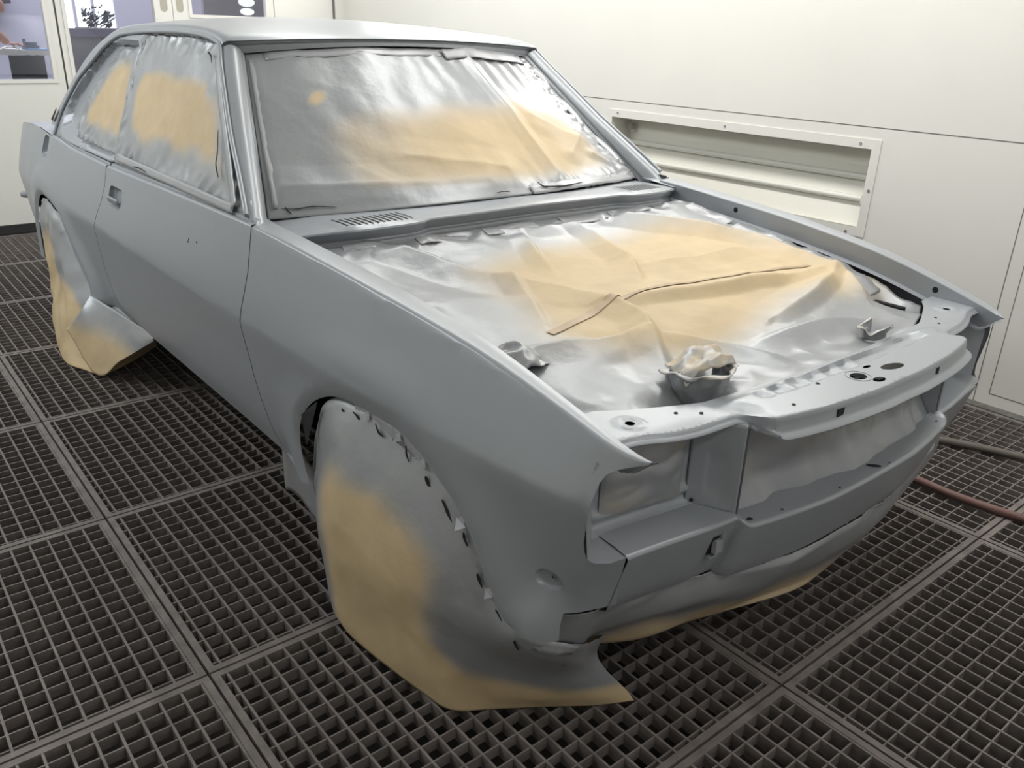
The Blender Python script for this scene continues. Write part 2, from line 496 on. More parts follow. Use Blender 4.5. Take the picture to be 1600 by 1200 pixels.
for (px, pz, lab, sc) in ((0.89, 1.25, 'bushy dark potted plant, left one on the bright hall window sill', 1.0), (1.045, 1.25, 'narrow dark potted plant, right one on the bright hall window sill', 0.75)):
    r = empty('potted_plant', (px, 8.35, pz), lab, 'plant', 'plants at the hall window')
    MB().tube([(px, 8.35, pz), (px, 8.35, pz + 0.035)], [0.02, 0.028], 10).obj('pot', LEAF, r)
    q = MB(); rr = random.Random(int(px * 100))
    for k in range(90):
        c = Vector((px + max(-.07, min(.07, rr.gauss(0, 0.04 * sc))), 8.35 + rr.gauss(0, 0.03), pz + 0.09 + rr.gauss(0, 0.04)))
        q.disc(c, (rr.uniform(-1, 1), 1, rr.uniform(-1, 1)), 0.018, 0.009, 6)
    q.obj('foliage', LEAF, r)
sill = MB().box(0.75, 8.25, 0, 1.25, 8.45, 1.245).obj('plant_cabinet', HALLG)
tag(sill, 'grey cabinet under the plants by the hall window', 'cabinet')
# work table with papers and crate
tb = empty('work_bench', (-0.13, 6.4, 0), 'white topped bench seen through the left door window', 'bench')
MB().box(-0.9, 6.25, 1.05, 0.02, 6.75, 1.085).obj('bench_top', WHITEP, tb)
for xx in (-0.88, -0.06):
    for yy in (6.36, 6.71): MB().box(xx, yy, 0, xx + 0.025, yy + 0.025, 1.05).obj('leg', CRATE, tb)
cr = MB().box(-0.275, 6.235, 0.7, -0.03, 6.245, 1.048)
tag(cr.obj('bench_curtain', CRATE), 'dark cloth front hanging below the bench top', 'cloth')
tag(MB().box(-0.13, 6.26, 1.085, 0.03, 6.5, 1.095).obj('blue_folder', BLUEP), 'blue flat folder on the right end of the bench', 'folder')
tag(MB().box(-0.125, 6.35, 1.095, -0.03, 6.48, 1.118).box(-0.12, 6.37, 1.118, -0.04, 6.46, 1.14).box(-0.13, 6.4, 1.14, -0.11, 6.42, 1.165).obj('tape_gun', simple('tool_grey', (0.2, 0.2, 0.25), 0.5)), 'grey hand tool standing on the blue folder', 'tool')
q = MB(); q.v, q.f = grid(lambda u, v: Vector((-0.29 + 0.12 * u, 6.28 + 0.2 * v, 1.088 + 0.03 * math.sin(u * 3.1) * (0.6 + 0.4 * fbm((u, v, 0), 6)))), 12, 10)
tag(mesh('crumpled_sheet', q.v, q.f, WHITEP, None), 'crumpled pale sheet under the hand on the bench', 'paper sheet')
hb = MB().box(-0.11, 8.6, 1.47, 0.25, 8.88, 1.9).obj('wall_heater', HALL); tag(hb, 'pale box heater hung on the hall wall', 'heater')
MB().box(-0.10, 8.59, 1.44, 0.24, 8.88, 1.47).obj('grille', CRATE, hb)


def skin_body(name, pts, edges, radii, mat, parent=None, root=0, sub=2):
    me = bpy.data.meshes.new(name); off = parent_world(parent) if parent else Vector((0, 0, 0))
    me.from_pydata([tuple(Vector(p) - off) for p in pts], edges, [])
    me.materials.append(mat)
    o = bpy.data.objects.new(name, me); COL.objects.link(o)
    if parent: o.parent = parent
    sk = o.modifiers.new('skin', 'SKIN'); sk.use_smooth_shade = True
    if not me.skin_vertices: me.attributes.new  # layer is created with the modifier
    bpy.context.view_layer.objects.active = o
    if not me.skin_vertices:
        bm = bmesh.new(); bm.from_mesh(me); bm.verts.layers.skin.verify(); bm.to_mesh(me); bm.free()
    for i, r_ in enumerate(radii):
        me.skin_vertices[0].data[i].radius = (r_, r_) if not isinstance(r_, tuple) else r_
    me.skin_vertices[0].data[root].use_root = True
    sb = o.modifiers.new('sub', 'SUBSURF'); sb.levels = sub; sb.render_levels = sub
    return o


# person leaning over the bench (mostly left of the picture)
PX, PY = -0.62, 6.05
pp = [(PX, PY, 0.98), (PX + .02, PY + .06, 1.15), (PX + .05, PY + .16, 1.32), (PX + .24, PY + .30, 1.37), (PX + .40, PY + .38, 1.41),
      (PX + .15, PY + .20, 1.31), (PX + .29, PY + .28, 1.22), (PX + .385, PY + .30, 1.125),
      (PX - .10, PY + .20, 1.32), (PX - .18, PY + .28, 1.17), (PX - .1, PY + .42, 1.12),
      (PX + .09, PY, 0.92), (PX + .1, PY - .02, 0.5), (PX + .1, PY - .04, 0.08), (PX - .09, PY, 0.92), (PX - .1, PY - .02, 0.5), (PX - .1, PY - .04, 0.08),
      (PX + .11, PY + .06, 0.04), (PX - .11, PY + .06, 0.04)]
ee = [(0, 1), (1, 2), (2, 3), (3, 4), (2, 5), (5, 6), (6, 7), (2, 8), (8, 9), (9, 10), (0, 11), (11, 12), (12, 13), (0, 14), (14, 15), (15, 16), (13, 17), (16, 18)]
rad = [.14, .13, .12, .055, .085, .05, .042, .03, .06, .042, .03, .09, .06, .045, .09, .06, .045, .04, .04]
body = skin_body('person', pp, ee, rad, SKIN)
tag(body, 'person in a pale shirt leaning over the bench behind the left door window', 'person')
skin_body('shirt', [pp[i] for i in (0, 1, 2, 5, 8)], [(0, 1), (1, 2), (2, 3), (2, 4)], [.16, .15, .135, .066, .075], SHIRT, body)
skin_body('trousers', [pp[i] for i in (0, 11, 12, 13, 14, 15, 16)], [(0, 1), (1, 2), (2, 3), (0, 4), (4, 5), (5, 6)], [.15, .1, .075, .06, .1, .075, .06], CRATE, body)
hm = MB(); c = Vector((PX + .335, PY + .38, 1.47))
hv, hf = grid(lambda u, v: c + Vector((math.cos(u * 2 * PI) * math.sin(v * PI * .45) * .085, math.sin(u * 2 * PI) * math.sin(v * PI * .45) * .095, math.cos(v * PI * .45) * .08)), 20, 8)
mesh('hair', hv, hf, HAIR, body)
hx, hy, hz = pp[7]
for k, (dy, dx) in enumerate(((-.02, .075), (-.007, .085), (.007, .083), (.02, .072), (.035, .035))):
    base = (hx + dx * .3, hy + dy * .7, hz); mid = (hx + dx * .75, hy + dy, hz + .004); tip = (hx + dx * 1.1, hy + dy * 1.1, hz - .014)
    MB().tube([base, mid, tip], [.009, .008, .006], 8).obj('finger', SKIN, body, smooth=True)

# ------------------------------------------------------------------ the car body
car = empty('car', (0, 1.25, 0), 'silver grey two-door car body with its bonnet off, windows and wheels masked', 'car')

ZS = [(-.70, .683), (-.675, .685), (-.654, .688), (-.60, .702), (-.556, .714), (-.457, .740), (-.33, .768), (-.249, .781), (-.056, .804), (.016, .812), (.144, .822), (.298, .832), (.369, .838), (.56, .849), (1.2, .842), (1.8, .833), (2.3, .835), (2.6, .855), (2.9, .868), (3.25, .852), (3.40, .838), (3.48, .815), (3.54, .77)]
_zs = [sum(interp(ZS, -.72 + .01 * (i + k)) for k in range(-7, 8)) / 15 for i in range(426)]
_zs2 = [sum(_zs[max(0, min(425, i + k))] for k in range(-5, 6)) / 11 for i in range(426)]


def zsf(y):
    if y < -.62: return interp(ZS, y) + .0004 * math.sin((y + .72) * 12)
    i = min(425, (y + .72) / .01); j = int(i)
    a = _zs2[j] + (_zs2[min(425, j + 1)] - _zs2[j]) * (i - j) + .0006 * math.sin((y - .2) * 1.3) ** 2
    k = sst(-.62, -.5, y)
    return a * k + (1 - k) * (interp(ZS, y) + .0004)


WS = [(-.70, .64), (-.682, .668), (-.66, .692), (-.63, .703), (-.60, .709), (-.45, .725), (0, .765), (.5, .79), (1.8, .80), (2.6, .795), (3.2, .775), (3.42, .755), (3.48, .735), (3.55, .69)]
WC = [(-.70, .66), (-.66, .70), (-.64, .735), (-.62, .755), (-.60, .762), (-.55, .775), (-.45, .79), (0, .83), (.5, .838), (1.5, .843), (2.5, .85), (3.0, .85), (3.3, .83), (3.46, .805), (3.50, .78), (3.54, .72)]
W49 = [(-.68, .60), (-.657, .665), (-.65, .702), (-.64, .722), (-.62, .736), (-.60, .746), (-.55, .762), (-.45, .779), (0, .818), (.5, .826), (1.5, .83), (2.5, .838), (3.0, .835), (3.3, .815), (3.46, .79), (3.50, .765), (3.54, .70)]
W26 = [(-.68, .58), (-.657, .645), (-.65, .682), (-.64, .702), (-.62, .716), (-.60, .726), (-.55, .742), (-.45, .757), (0, .785), (.5, .80), (1.5, .80), (2.5, .80), (3.0, .80), (3.3, .775), (3.46, .74), (3.54, .65)]
ARCHF = [(.262, .262), (.284, .31), (.296, .36), (.285, .431), (.218, .501), (.129, .549), (.028, .571), (-.114, .573), (-.199, .554), (-.268, .521), (-.335, .477), (-.382, .425), (-.429, .353), (-.473, .301), (-.500, .294)]
ARCHF = smoothpoly(ARCHF, 4)
ARCHR = smoothpoly([(2.97, .262), (2.965, .36), (2.93, .46), (2.851, .555), (2.763, .592), (2.646, .586), (2.482, .550), (2.405, .497), (2.316, .422), (2.231, .366), (2.165, .316), (2.136, .262)], 4)
W83 = [(-.6, .78), (-.45, .797), (0, .823), (.5, .83), (2.2, .848), (3.0, .852)]
DOORF = [(.560, .849), (.553, .79), (.548, .74), (.556, .69), (.568, .64), (.573, .607), (.572, .575), (.55, .47), (.523, .39), (.488, .31), (.462, .258)]
DOORR = [(1.80, .833), (1.80, .77), (1.83, .71), (1.875, .66), (1.915, .607), (1.93, .52), (1.92, .4), (1.89, .262)]


def smo(T, y, d=.012): return (interp(T, y - d) + interp(T, y + d) + 2 * interp(T, y) + interp(T, y - d / 2) + interp(T, y + d / 2)) / 6


def bodyx(y, z):
    zs = zsf(y); ws = smo(WS, y); wc = smo(WC, y)
    zc = .606
    if z >= zc:
        t = (zs - z) / max(1e-4, zs - zc)
        x = ws + (wc - ws) * (1 - (1 - min(1, max(0, t))) ** 1.2)
    else:
        yy = y - .27 * (.49 - z) * sst(-.35, -.6, y) if z < .49 else y
        w49 = smo(W49, yy); w26 = smo(W26, yy)
        x = wc + (w49 - wc) * (zc - z) / (zc - .49) if z > .49 else w49 + (w26 - w49) * ((.49 - z) / .23) ** 1.4
        x -= .012 * sst(.34, .22, z) * sst(-.3, .3, y)
    for A in (ARCHF, ARCHR):
        if z < .75 and A[0][0] - 1 < y < A[0][0] + 1:
            dd = pdist(A, y, z, False)
            if dd < .16:
                tgt = interp(W83, y) + .004
                k = 1 - sst(.02, .15, dd)
                x = x + (max(tgt, x) - x) * k - .010 * (1 - sst(0, .022, dd))
    return x


def side_panel(name, outline, sg, parent, holes=(), step=.022, extra=(), inner=.014):
    vv, tr_ = cdt(outline, holes, step, extra)
    verts = [(sg * bodyx(y, z), y, z) for y, z in vv]
    faces = [t_ if sg > 0 else t_[::-1] for t_ in tr_]
    return verts, faces


def fix_normals(verts, faces, ref):
    """orient so that the first faces point along ref(x) direction"""
    s = Vector((0, 0, 0))
    for f in faces[:400]:
        a, b_, c_ = (Vector(verts[i]) for i in f[:3]); s += (b_ - a).cross(c_ - a)
    if s.dot(Vector(ref)) < 0: faces = [f[::-1] for f in faces]
    return faces


# wing top: strip from shoulder inwards and the inner flange
WI = [(-.70, .655), (-.675, .664), (-.63, .672), (-.496, .680), (-.348, .686), (-.018, .699), (.198, .709), (.48, .723), (.56, .726)]


def box_recess(y0, y1, z0, z1, sg, depth, skew=0):
    """a cup behind a rounded hole in the side; returns the hole outline and the cup mesh"""
    r = min(y1 - y0, z1 - z0) * .3; out = []
    for (cy, cz, a0) in ((y1 - r, z1 - r, 0), (y0 + r, z1 - r, 90), (y0 + r, z0 + r, 180), (y1 - r, z0 + r, 270)):
        for k in range(5):
            a = math.radians(a0 + 22.5 * k); zz = cz + r * math.sin(a)
            out.append((cy + r * math.cos(a) + skew * (zz - (z0 + z1) / 2), zz))
    return out


def cup(out, sg, depth, name, parent, mat=PAINT):
    n = len(out); vs = []
    cy = sum(p[0] for p in out) / n; cz = sum(p[1] for p in out) / n
    for k, (sc, dp) in enumerate(((1, 0), (.97, .004), (.93, depth * .6), (.8, depth))):
        for (y, z) in out:
            yy = cy + (y - cy) * sc; zz = cz + (z - cz) * sc
            vs.append((sg * (bodyx(y, z) - dp), yy, zz))
    fs = []
    for k in range(3):
        for i in range(n): fs.append((k * n + i, k * n + (i + 1) % n, (k + 1) * n + (i + 1) % n, (k + 1) * n + i))
    fs.append(tuple(3 * n + i for i in range(n)))
    return mesh(name, vs, fs, mat, parent, True, 60)


def wing(sg):
    door_in = [(y - .002, z) for y, z in DOORF]
    lip = [(-.656, .491), (-.651, .491), (-.637, .489), (-.627, .491), (-.622, .496), (-.619, .511), (-.619, .53), (-.622, .553), (-.625, .577), (-.628, .600), (-.630, .620), (-.631, .645), (-.635, .659), (-.647, .669), (-.661, .675), (-.673, .679), (-.680, .681)]
    top = []
    y = -.682
    tops = [-.682, -.676, -.668, -.66, -.65, -.64, -.625, -.61] + [-.59 + .0225 * k for k in range(51)]
    tops = [q for q in tops if q < .552] + [.556]
    top = [(q, zsf(q)) for q in tops]
    bottom = [(-.525, .295), (-.547, .298), (-.570, .301), (-.583, .306), (-.582, .337), (-.583, .362), (-.60, .366), (-.617, .369), (-.627, .369)]
    arch = list(ARCHF)           # from rear foot to front foot
    outline = door_in[1:] + arch + bottom + [(-.634, .40), (-.646, .45)] + lip + top[:-1] + [(door_in[0][0], door_in[0][1])]
    dim = [(-.552 + .026 * math.cos(k * PI / 12), .422 + .021 * math.sin(k * PI / 12)) for k in range(24)]
    verts, faces = side_panel('wing', outline, sg, None, holes=[dim], extra=[[(-.590, .606), (.566, .606)]])
    faces = fix_normals(verts, faces, (sg, 0, 0))
    n0 = len(verts)
    rows = []
    for (q, z) in [(a, b) for a, b in zip(tops, [zsf(a) for a in tops])]:
        kq = .15 + .85 * sst(-.684, -.655, q); ws = bodyx(q, z); wi = min(interp(WI, q), ws - .012 * kq); d = ws - wi
        fl = .05 * sst(-.69, -.62, q) * (1 - .1 * q)
        rows.append([(ws, z), (ws - .004 * kq, z + .0035 * kq), (ws - .012 * kq, z + .0055 * kq), (wi + .35 * d, z + .0045 * kq), (wi + min(.008, .3 * d), z + .003 * kq), (wi + min(.002, .1 * d), z + .0022 * kq), (wi, z), (wi, z - .003), (wi, z - .5 * fl), (wi, z - fl), (wi - .012, z - fl - .002), (wi - .014, z - fl - .006)])
    m_ = len(rows[0])
    for (q, r) in zip(tops, rows):
        for (x, z) in r: verts.append((sg * x, q, z))
    fs = []
    for i in range(len(rows) - 1):
        for j in range(m_ - 1):
            a = n0 + i * m_ + j; fs.append((a, a + m_, a + m_ + 1, a + 1))
    # orient strip: the top face must look up
    a, b_, c_ = (Vector(verts[i]) for i in fs[3][:3])
    if (b_ - a).cross(c_ - a).z < 0: fs = [f[::-1] for f in fs]
    o = mesh('front_wing', verts, faces + fs, PAINT, car, True)
    bm = bmesh.new(); bm.from_mesh(o.data); bmesh.ops.remove_doubles(bm, verts=bm.verts, dist=.0006)
    for e in bm.edges:
        if len(e.link_faces) == 2 and e.calc_face_angle(0) > math.radians(38): e.smooth = False
    bm.to_mesh(o.data); bm.free()
    # rolled edges
    lp = [V(sg * bodyx(y, z), y, z) for y, z in [(-.62, .362), (-.632, .40), (-.645, .45)] + lip[:-1]]
    for (yy, zz) in ((-.491, zsf(-.491) - .022), (.206, zsf(.206) - .022)):
        x = interp(WI, yy)
        MB().disc((sg * (x - .0006), yy, zz), (1, 0, 0), .0085, .0085, 18).obj('bolt_hole', DARK, o)
    rc = cup(dim, sg, .012, 'indicator_recess', o)
    xx = bodyx(-.552, .422)
    MB().tube([(sg * (xx - .012), -.552, .422), (sg * (xx - .008), -.552, .422)], .0055, 12).obj('indicator_clip', PAINT, rc)
    MB().disc((sg * (xx - .0075), -.553, .424), (1, 0, 0), .003, .002, 10).obj('clip_hole', DARK, rc)
    return o


wing(-1); wing(1)


def door_panel(sg):
    f = [(y + .002, z) for y, z in DOORF]; r = [(y - .002, z) for y, z in DOORR]
    WST = [.566 + (1.794 - .566) * k / 50 for k in range(51)]
    tops = [(y, zsf(y)) for y in WST[::-1][1:-1]]
    hole = box_recess(1.60, 1.745, .712, .783, sg, .02, -.25)
    outline = f[::-1][:-1] + [f[0]] + tops[::-1] + r
    outline = [f[i] for i in range(len(f) - 1, -1, -1)] + tops[::-1] + r
    outline += [(y, .262) for y in (1.4, 1.0, .7)]
    verts, faces = side_panel('door', outline, sg, None, holes=[hole] if sg < 0 else (), extra=[[(.590, .606), (1.90, .606)]])
    faces = fix_normals(verts, faces, (sg, 0, 0))
    o = mesh('door_panel', verts, faces, PAINT, car, True, 40)
    # rounded top ledge
    rows = []
    ys = WST
    vs = []
    for y in ys:
        z = zsf(y); x = bodyx(y, z)
        for dx, dz in ((0, 0), (.003, .004), (.009, .006), (.016, .005), (.018, .012), (.030, .014)):
            vs.append((sg * (x - dx), y, z + dz))
    fs = [(i * 6 + j, (i + 1) * 6 + j, (i + 1) * 6 + j + 1, i * 6 + j + 1) for i in range(50) for j in range(5)]
    mesh('waist_ledge', vs, fix_normals(vs, fs, (sg * .2, 0, 1)), PAINT, o, True, 50)
    if sg < 0:
        c_ = cup(hole, sg, .022, 'handle_recess', o)
        x = bodyx(1.67, .72)
        q = MB(); q.v, q.f = grid(lambda u, v: Vector((sg * (x - .016 + .018 * math.sin(v * PI * .6)), 1.615 + .125 * u + .012 * (1 - v), .712 + .036 * v)), 8, 6)
        mesh('handle_flap', q.v, q.f, PAINT, c_, True, None, solid=.003)
        for yy, zz in ((.96, .742), (.90, .745), (.963, .735)):
            MB().disc((sg * (bodyx(yy, zz) + .0008), yy, zz), (1, 0, 0), .003, .004, 8).obj('trim_hole', DARK, o)
    return o


door_panel(-1); door_panel(1)


def quarter(sg):
    f = [(y + .002, z) for y, z in DOORR]
    QST = [1.806 + .0225 * k for k in range(37)]
    tops = [(y, zsf(y)) for y in [3.50, 3.47] + [3.44 - .04 * k for k in range(20)] + QST[::-1][:-1]]
    arch = list(ARCHR)[::-1]     # front foot -> rear foot
    hole = box_recess(2.665, 2.765, .755, .850, sg, .03, -.35)
    outline = f + arch[:] + [(3.1, .262), (3.3, .33), (3.42, .37), (3.49, .42), (3.525, .50), (3.53, .62), (3.525, .74), (3.515, .81)] + tops
    verts, faces = side_panel('quarter', outline, sg, None, holes=[hole] if sg < 0 else (), extra=[[(1.93, .606), (3.50, .606)]])
    faces = fix_normals(verts, faces, (sg, 0, 0))
    o = mesh('rear_quarter_panel', verts, faces, PAINT, car, True, 40)
    if sg < 0: cup(hole, sg, .03, 'side_vent_recess', o)
    ys = QST; vs = []
    for y in ys:
        z = zsf(y); x = bodyx(y, z)
        for dx, dz in ((0, 0), (.003, .004), (.009, .006), (.016, .005), (.018, .012), (.030, .014)):
            vs.append((sg * (x - dx), y, z + dz))
    fs = [(i * 6 + j, (i + 1) * 6 + j, (i + 1) * 6 + j + 1, i * 6 + j + 1) for i in range(36) for j in range(5)]
    mesh('waist_ledge', vs, fix_normals(vs, fs, (sg * .2, 0, 1)), PAINT, o, True, 50)
    return o


quarter(-1); quarter(1)


# rear deck and rear panel
def deckpt(u, v):
    y = 2.60 + .86 * v; ws = bodyx(y, zsf(y)) - .004; x = (u * 2 - 1) * ws
    return Vector((x, y, zsf(y) + .002 * (1 - abs(u * 2 - 1) ** 3)))


vs, fs = grid(deckpt, 24, 24); mesh('boot_lid', vs, fix_normals(vs, fs, (0, 0, 1)), PAINT, car, True, None)
vs, fs = grid(lambda u, v: Vector(((u * 2 - 1) * (bodyx(3.50, .38 + .425 * v) - .006), 3.47 + .035 * math.sin(v * PI), .38 + .425 * v)), 20, 12)
mesh('rear_panel', vs, fix_normals(vs, fs, (0, 1, 0)), PAINT, car)
for sg in (-1, 1):
    q = MB().tube([(sg * .775, 3.42, .48), (sg * .80, 3.49, .475), (sg * .78, 3.545, .47), (sg * .70, 3.57, .47)], .016, 10)
    q.obj('bumper_bracket', PAINT, car, smooth=True)

# greenhouse ---------------------------------------------------------------


def ghx(z): return .785 - .44 * (z - .85) - .10 * max(0, z - 1.15) ** 1.5


DRIP = [(.600, .862), (.605, .869), (.707, .942), (.848, 1.038), (.984, 1.144), (1.075, 1.215), (1.117, 1.252), (1.155, 1.266), (1.296, 1.282), (1.539, 1.287), (1.832, 1.282), (2.055, 1.271), (2.13, 1.262), (2.197, 1.244), (2.28, 1.212), (2.358, 1.165), (2.44, 1.12), (2.50, 1.08), (2.565, 1.004), (2.60, .95), (2.61, .893), (2.61, .86)]
DOORWIN = [(.640, .858), (.653, .880), (.804, .986), (1.000, 1.143), (1.131, 1.250), (1.19, 1.262), (1.35, 1.272), (1.6, 1.277), (1.80, 1.272), (1.832, 1.262), (1.862, 1.237), (1.863, 1.15), (1.86, 1.088), (1.835, .98), (1.80, .885), (1.785, .862), (1.60, .857)]
QWIN = [(1.893, 1.226), (1.93, 1.230), (2.10, 1.222), (2.15, 1.208), (2.208, 1.171), (2.322, 1.075), (2.40, .984), (2.405, .93), (2.375, .895), (2.30, .877), (2.1, .872), (1.84, .872), (1.815, .885), (1.84, .98), (1.875, 1.1), (1.89, 1.18)]
QREC = [(1.885, 1.248), (2.14, 1.244), (2.218, 1.232), (2.323, 1.185), (2.44, 1.10), (2.527, 1.02), (2.565, .955), (2.54, .90), (2.46, .872), (2.2, .862), (1.82, .858), (1.79, .87), (1.83, 1.0), (1.865, 1.12)]


def gh_side(sg):
    outl = DRIP + [(2.4, .855), (2.0, .852), (1.6, .852), (1.2, .855), (.9, .856)]
    hol = []
    vv, tr_ = cdt(outl, [DOORWIN, QWIN], .014, [])

    def gx(y, z):
        x = ghx(z)
        if inside(QREC, y, z):
            x -= .030 * sst(0, .016, pdist(QREC, y, z))
        if 1.80 < y < 1.9:  # b pillar shut line
            pass
        dd = pdist(DOORWIN, y, z)
        if dd < .03: x -= .010 * (1 - sst(.006, .026, dd))
        return x
    verts = [(sg * gx(y, z), y, z) for y, z in vv]
    faces = fix_normals(verts, tr_, (sg, 0, 0))
    o = mesh('window_surround', verts, faces, PAINT, car, True, 45, solid=.012)
    dp = [V(sg * (ghx(z) + .006), y, z) for y, z in DRIP[1:]]
    pts = [catmull(dp, i / 90) for i in range(91)]
    MB().tube(pts, .0065, 8).obj('drip_rail', PAINT, o, smooth=True)
    return o


gh_side(-1); gh_side(1)

# roof and rear pillars: loft from drip rail over the crown to the other drip rail
D_ = [(.608, 1.117, 1.252), (.602, 1.155, 1.266), (.593, 1.296, 1.282), (.592, 1.539, 1.287), (.594, 1.832, 1.282), (.600, 2.055, 1.271), (.612, 2.197, 1.244), (.646, 2.358, 1.165), (.684, 2.50, 1.08), (.717, 2.585, .985), (.762, 2.61, .88)]
O_ = [(.575, 1.103, 1.270), (.575, 1.15, 1.287), (.567, 1.296, 1.304), (.563, 1.54, 1.311), (.566, 1.83, 1.308), (.573, 2.07, 1.300), (.586, 2.24, 1.276), (.625, 2.43, 1.205), (.662, 2.58, 1.11), (.700, 2.70, 1.01), (.752, 2.80, .885)]
M_ = [(0, 1.045, 1.287), (0, 1.13, 1.303), (0, 1.296, 1.324), (0, 1.54, 1.341), (0, 1.83, 1.346), (0, 2.1, 1.334), (0, 2.32, 1.29), (0, 2.6, 1.18), (0, 2.8, 1.07), (0, 2.9, .97), (0, 3.0, .885)]
NR = 80; cols = []
SS = [0, .25, .5, .75, 1.0] + [1 + k for k in range(1, 13)]


def roofpt(t, s):
    """s -1..1 across"""
    d_, o_, mm = (catmull([Vector(p) for p in L], t) for L in (D_, O_, M_))
    a = abs(s); sg = 1 if s >= 0 else -1
    if a > .9:
        k = (a - .9) / .1
        p = o_.lerp(d_, k); bulge = math.sin(k * PI) * .006
        p = p + Vector((bulge, 0, bulge))
    else:
        k = a / .9
        x = o_.x * k; kk = k ** 2.2
        p = Vector((x, mm.y + (o_.y - mm.y) * k ** 2, mm.z + (o_.z - mm.z) * kk))
    return Vector((sg * p.x, p.y, p.z))


svals = [-1, -.98, -.96, -.94, -.92, -.9, -.87, -.83, -.78] + [-.7 + .1 * k for k in range(15)] + [.78, .83, .87, .9, .92, .94, .96, .98, 1]
vs = [roofpt(i / NR, s) for i in range(NR + 1) for s in svals]; n = len(svals)
fs = [(i * n + j, i * n + j + 1, (i + 1) * n + j + 1, (i + 1) * n + j) for i in range(NR) for j in range(n - 1)]
mesh('roof', vs, fix_normals(vs, fs, (0, 0, 1)), PAINT, car, True, 60)

for sg in (-1, 1):
    q = MB(); a_ = [(.752, 2.70, .905), (.738, 2.66, .955), (.728, 2.70, .965), (.744, 2.765, .91)]
    q.v = [(sg * (x + .012), y, z) for x, y, z in a_]; q.f = [(0, 1, 2, 3)]
    q.obj('pillar_vent', DARK, car)

# windscreen geometry


def ws_pt(u, v):
    """u -1..1, v 0..1: surface of the windscreen opening"""
    hx_ = .708 + (.541 - .708) * v; y = .648 + (1.111 - .648) * v; z = .846 + (1.239 - .846) * v
    k = 1 - abs(u) ** 2.2
    return Vector((u * hx_, y - (.165 * (1 - v) + .066 * v) * k, z + (.026 * (1 - v) + .027 * v) * k))


def frame_strip(name, A, B, nseg, prof, parent, cen=None):
    """A(t), B(t) edges; prof list of (k, lift along n)"""
    vs = []; n = len(prof)
    for i in range(nseg + 1):
        t_ = i / nseg; a = A(t_); b_ = B(t_)
        tt = (A(min(1, t_ + .01)) - A(max(0, t_ - .01))).normalized()
        nn = tt.cross(b_ - a).normalized()
        if nn.dot(Vector((0, -.3, 1)) + a * .3) < 0: nn = -nn
        for (k, l) in prof: vs.append(a.lerp(b_, k) + nn * l)
    fs = [(i * n + j, i * n + j + 1, (i + 1) * n + j + 1, (i + 1) * n + j) for i in range(nseg) for j in range(n - 1)]
    return mesh(name, vs, fix_normals(vs, fs, (0, -1, 1)), PAINT, parent, True, 45)


for sg in (-1, 1):
    def A(t_, sg=sg): return ws_pt(sg * 1.0, t_ * 1.05 - .05)

    def B(t_, sg=sg):
        z = .842 + (1.252 - .842) * t_
        y = interp([(.842, .570)] + [(b, a) for a, b in DRIP[0:7]], z)
        return Vector((sg * ghx(z), y, z))
    frame_strip('windscreen_pillar', A, B, 40, [(-.02, -.004), (.02, -.002), (.14, .001), (.17, .007), (.22, .009), (.36, .013), (.52, .016), (.70, .016), (.86, .010), (.95, .004), (1.0, -.002)], car)
frame_strip('windscreen_header', lambda t_: ws_pt(t_ * 2 - 1, 1.0), lambda t_: roofpt(0, (t_ * 2 - 1) * .985), 60, [(-.02, -.004), (.0, 0), (.45, .002), (.52, .012), (.7, .0125), (1, 0)], car)

# cowl panel
CZ = [(0, .866), (.4, .858), (.59, .850), (.72, .834), (.8, .83)]
CF = [(0, .380), (.2, .386), (.365, .398), (.40, .380), (.45, .380), (.52, .392), (.577, .403), (.646, .441), (.722, .482)]


def cowl_front(x): return interp(CF, abs(x))


fr_edge = [(x, cowl_front(x)) for x in [-.722, -.70, -.67, -.646, -.61, -.577, -.54, -.50, -.46, -.43, -.40, -.385, -.365, -.33] + [-.3 + .05 * k for k in range(13)] + [.33, .365, .385, .40, .43, .46, .50, .54, .577, .61, .646, .67, .70, .722]]
back = []
for k in range(41):
    u = 1 - k / 20; p = ws_pt(u * 1.0, 0); back.append((p.x, p.y + .02))
outl = fr_edge + [(.74, .55), (.735, .66)] + back + [(-.735, .66), (-.74, .55)]


def cowlz(x, y):
    z = interp(CZ, abs(x))
    yf = cowl_front(x)
    z -= .004 * (1 - sst(0, .015, y - yf))
    if .415 < abs(x) < .60 and yf + .014 < y < yf + .11: z += .003
    return z


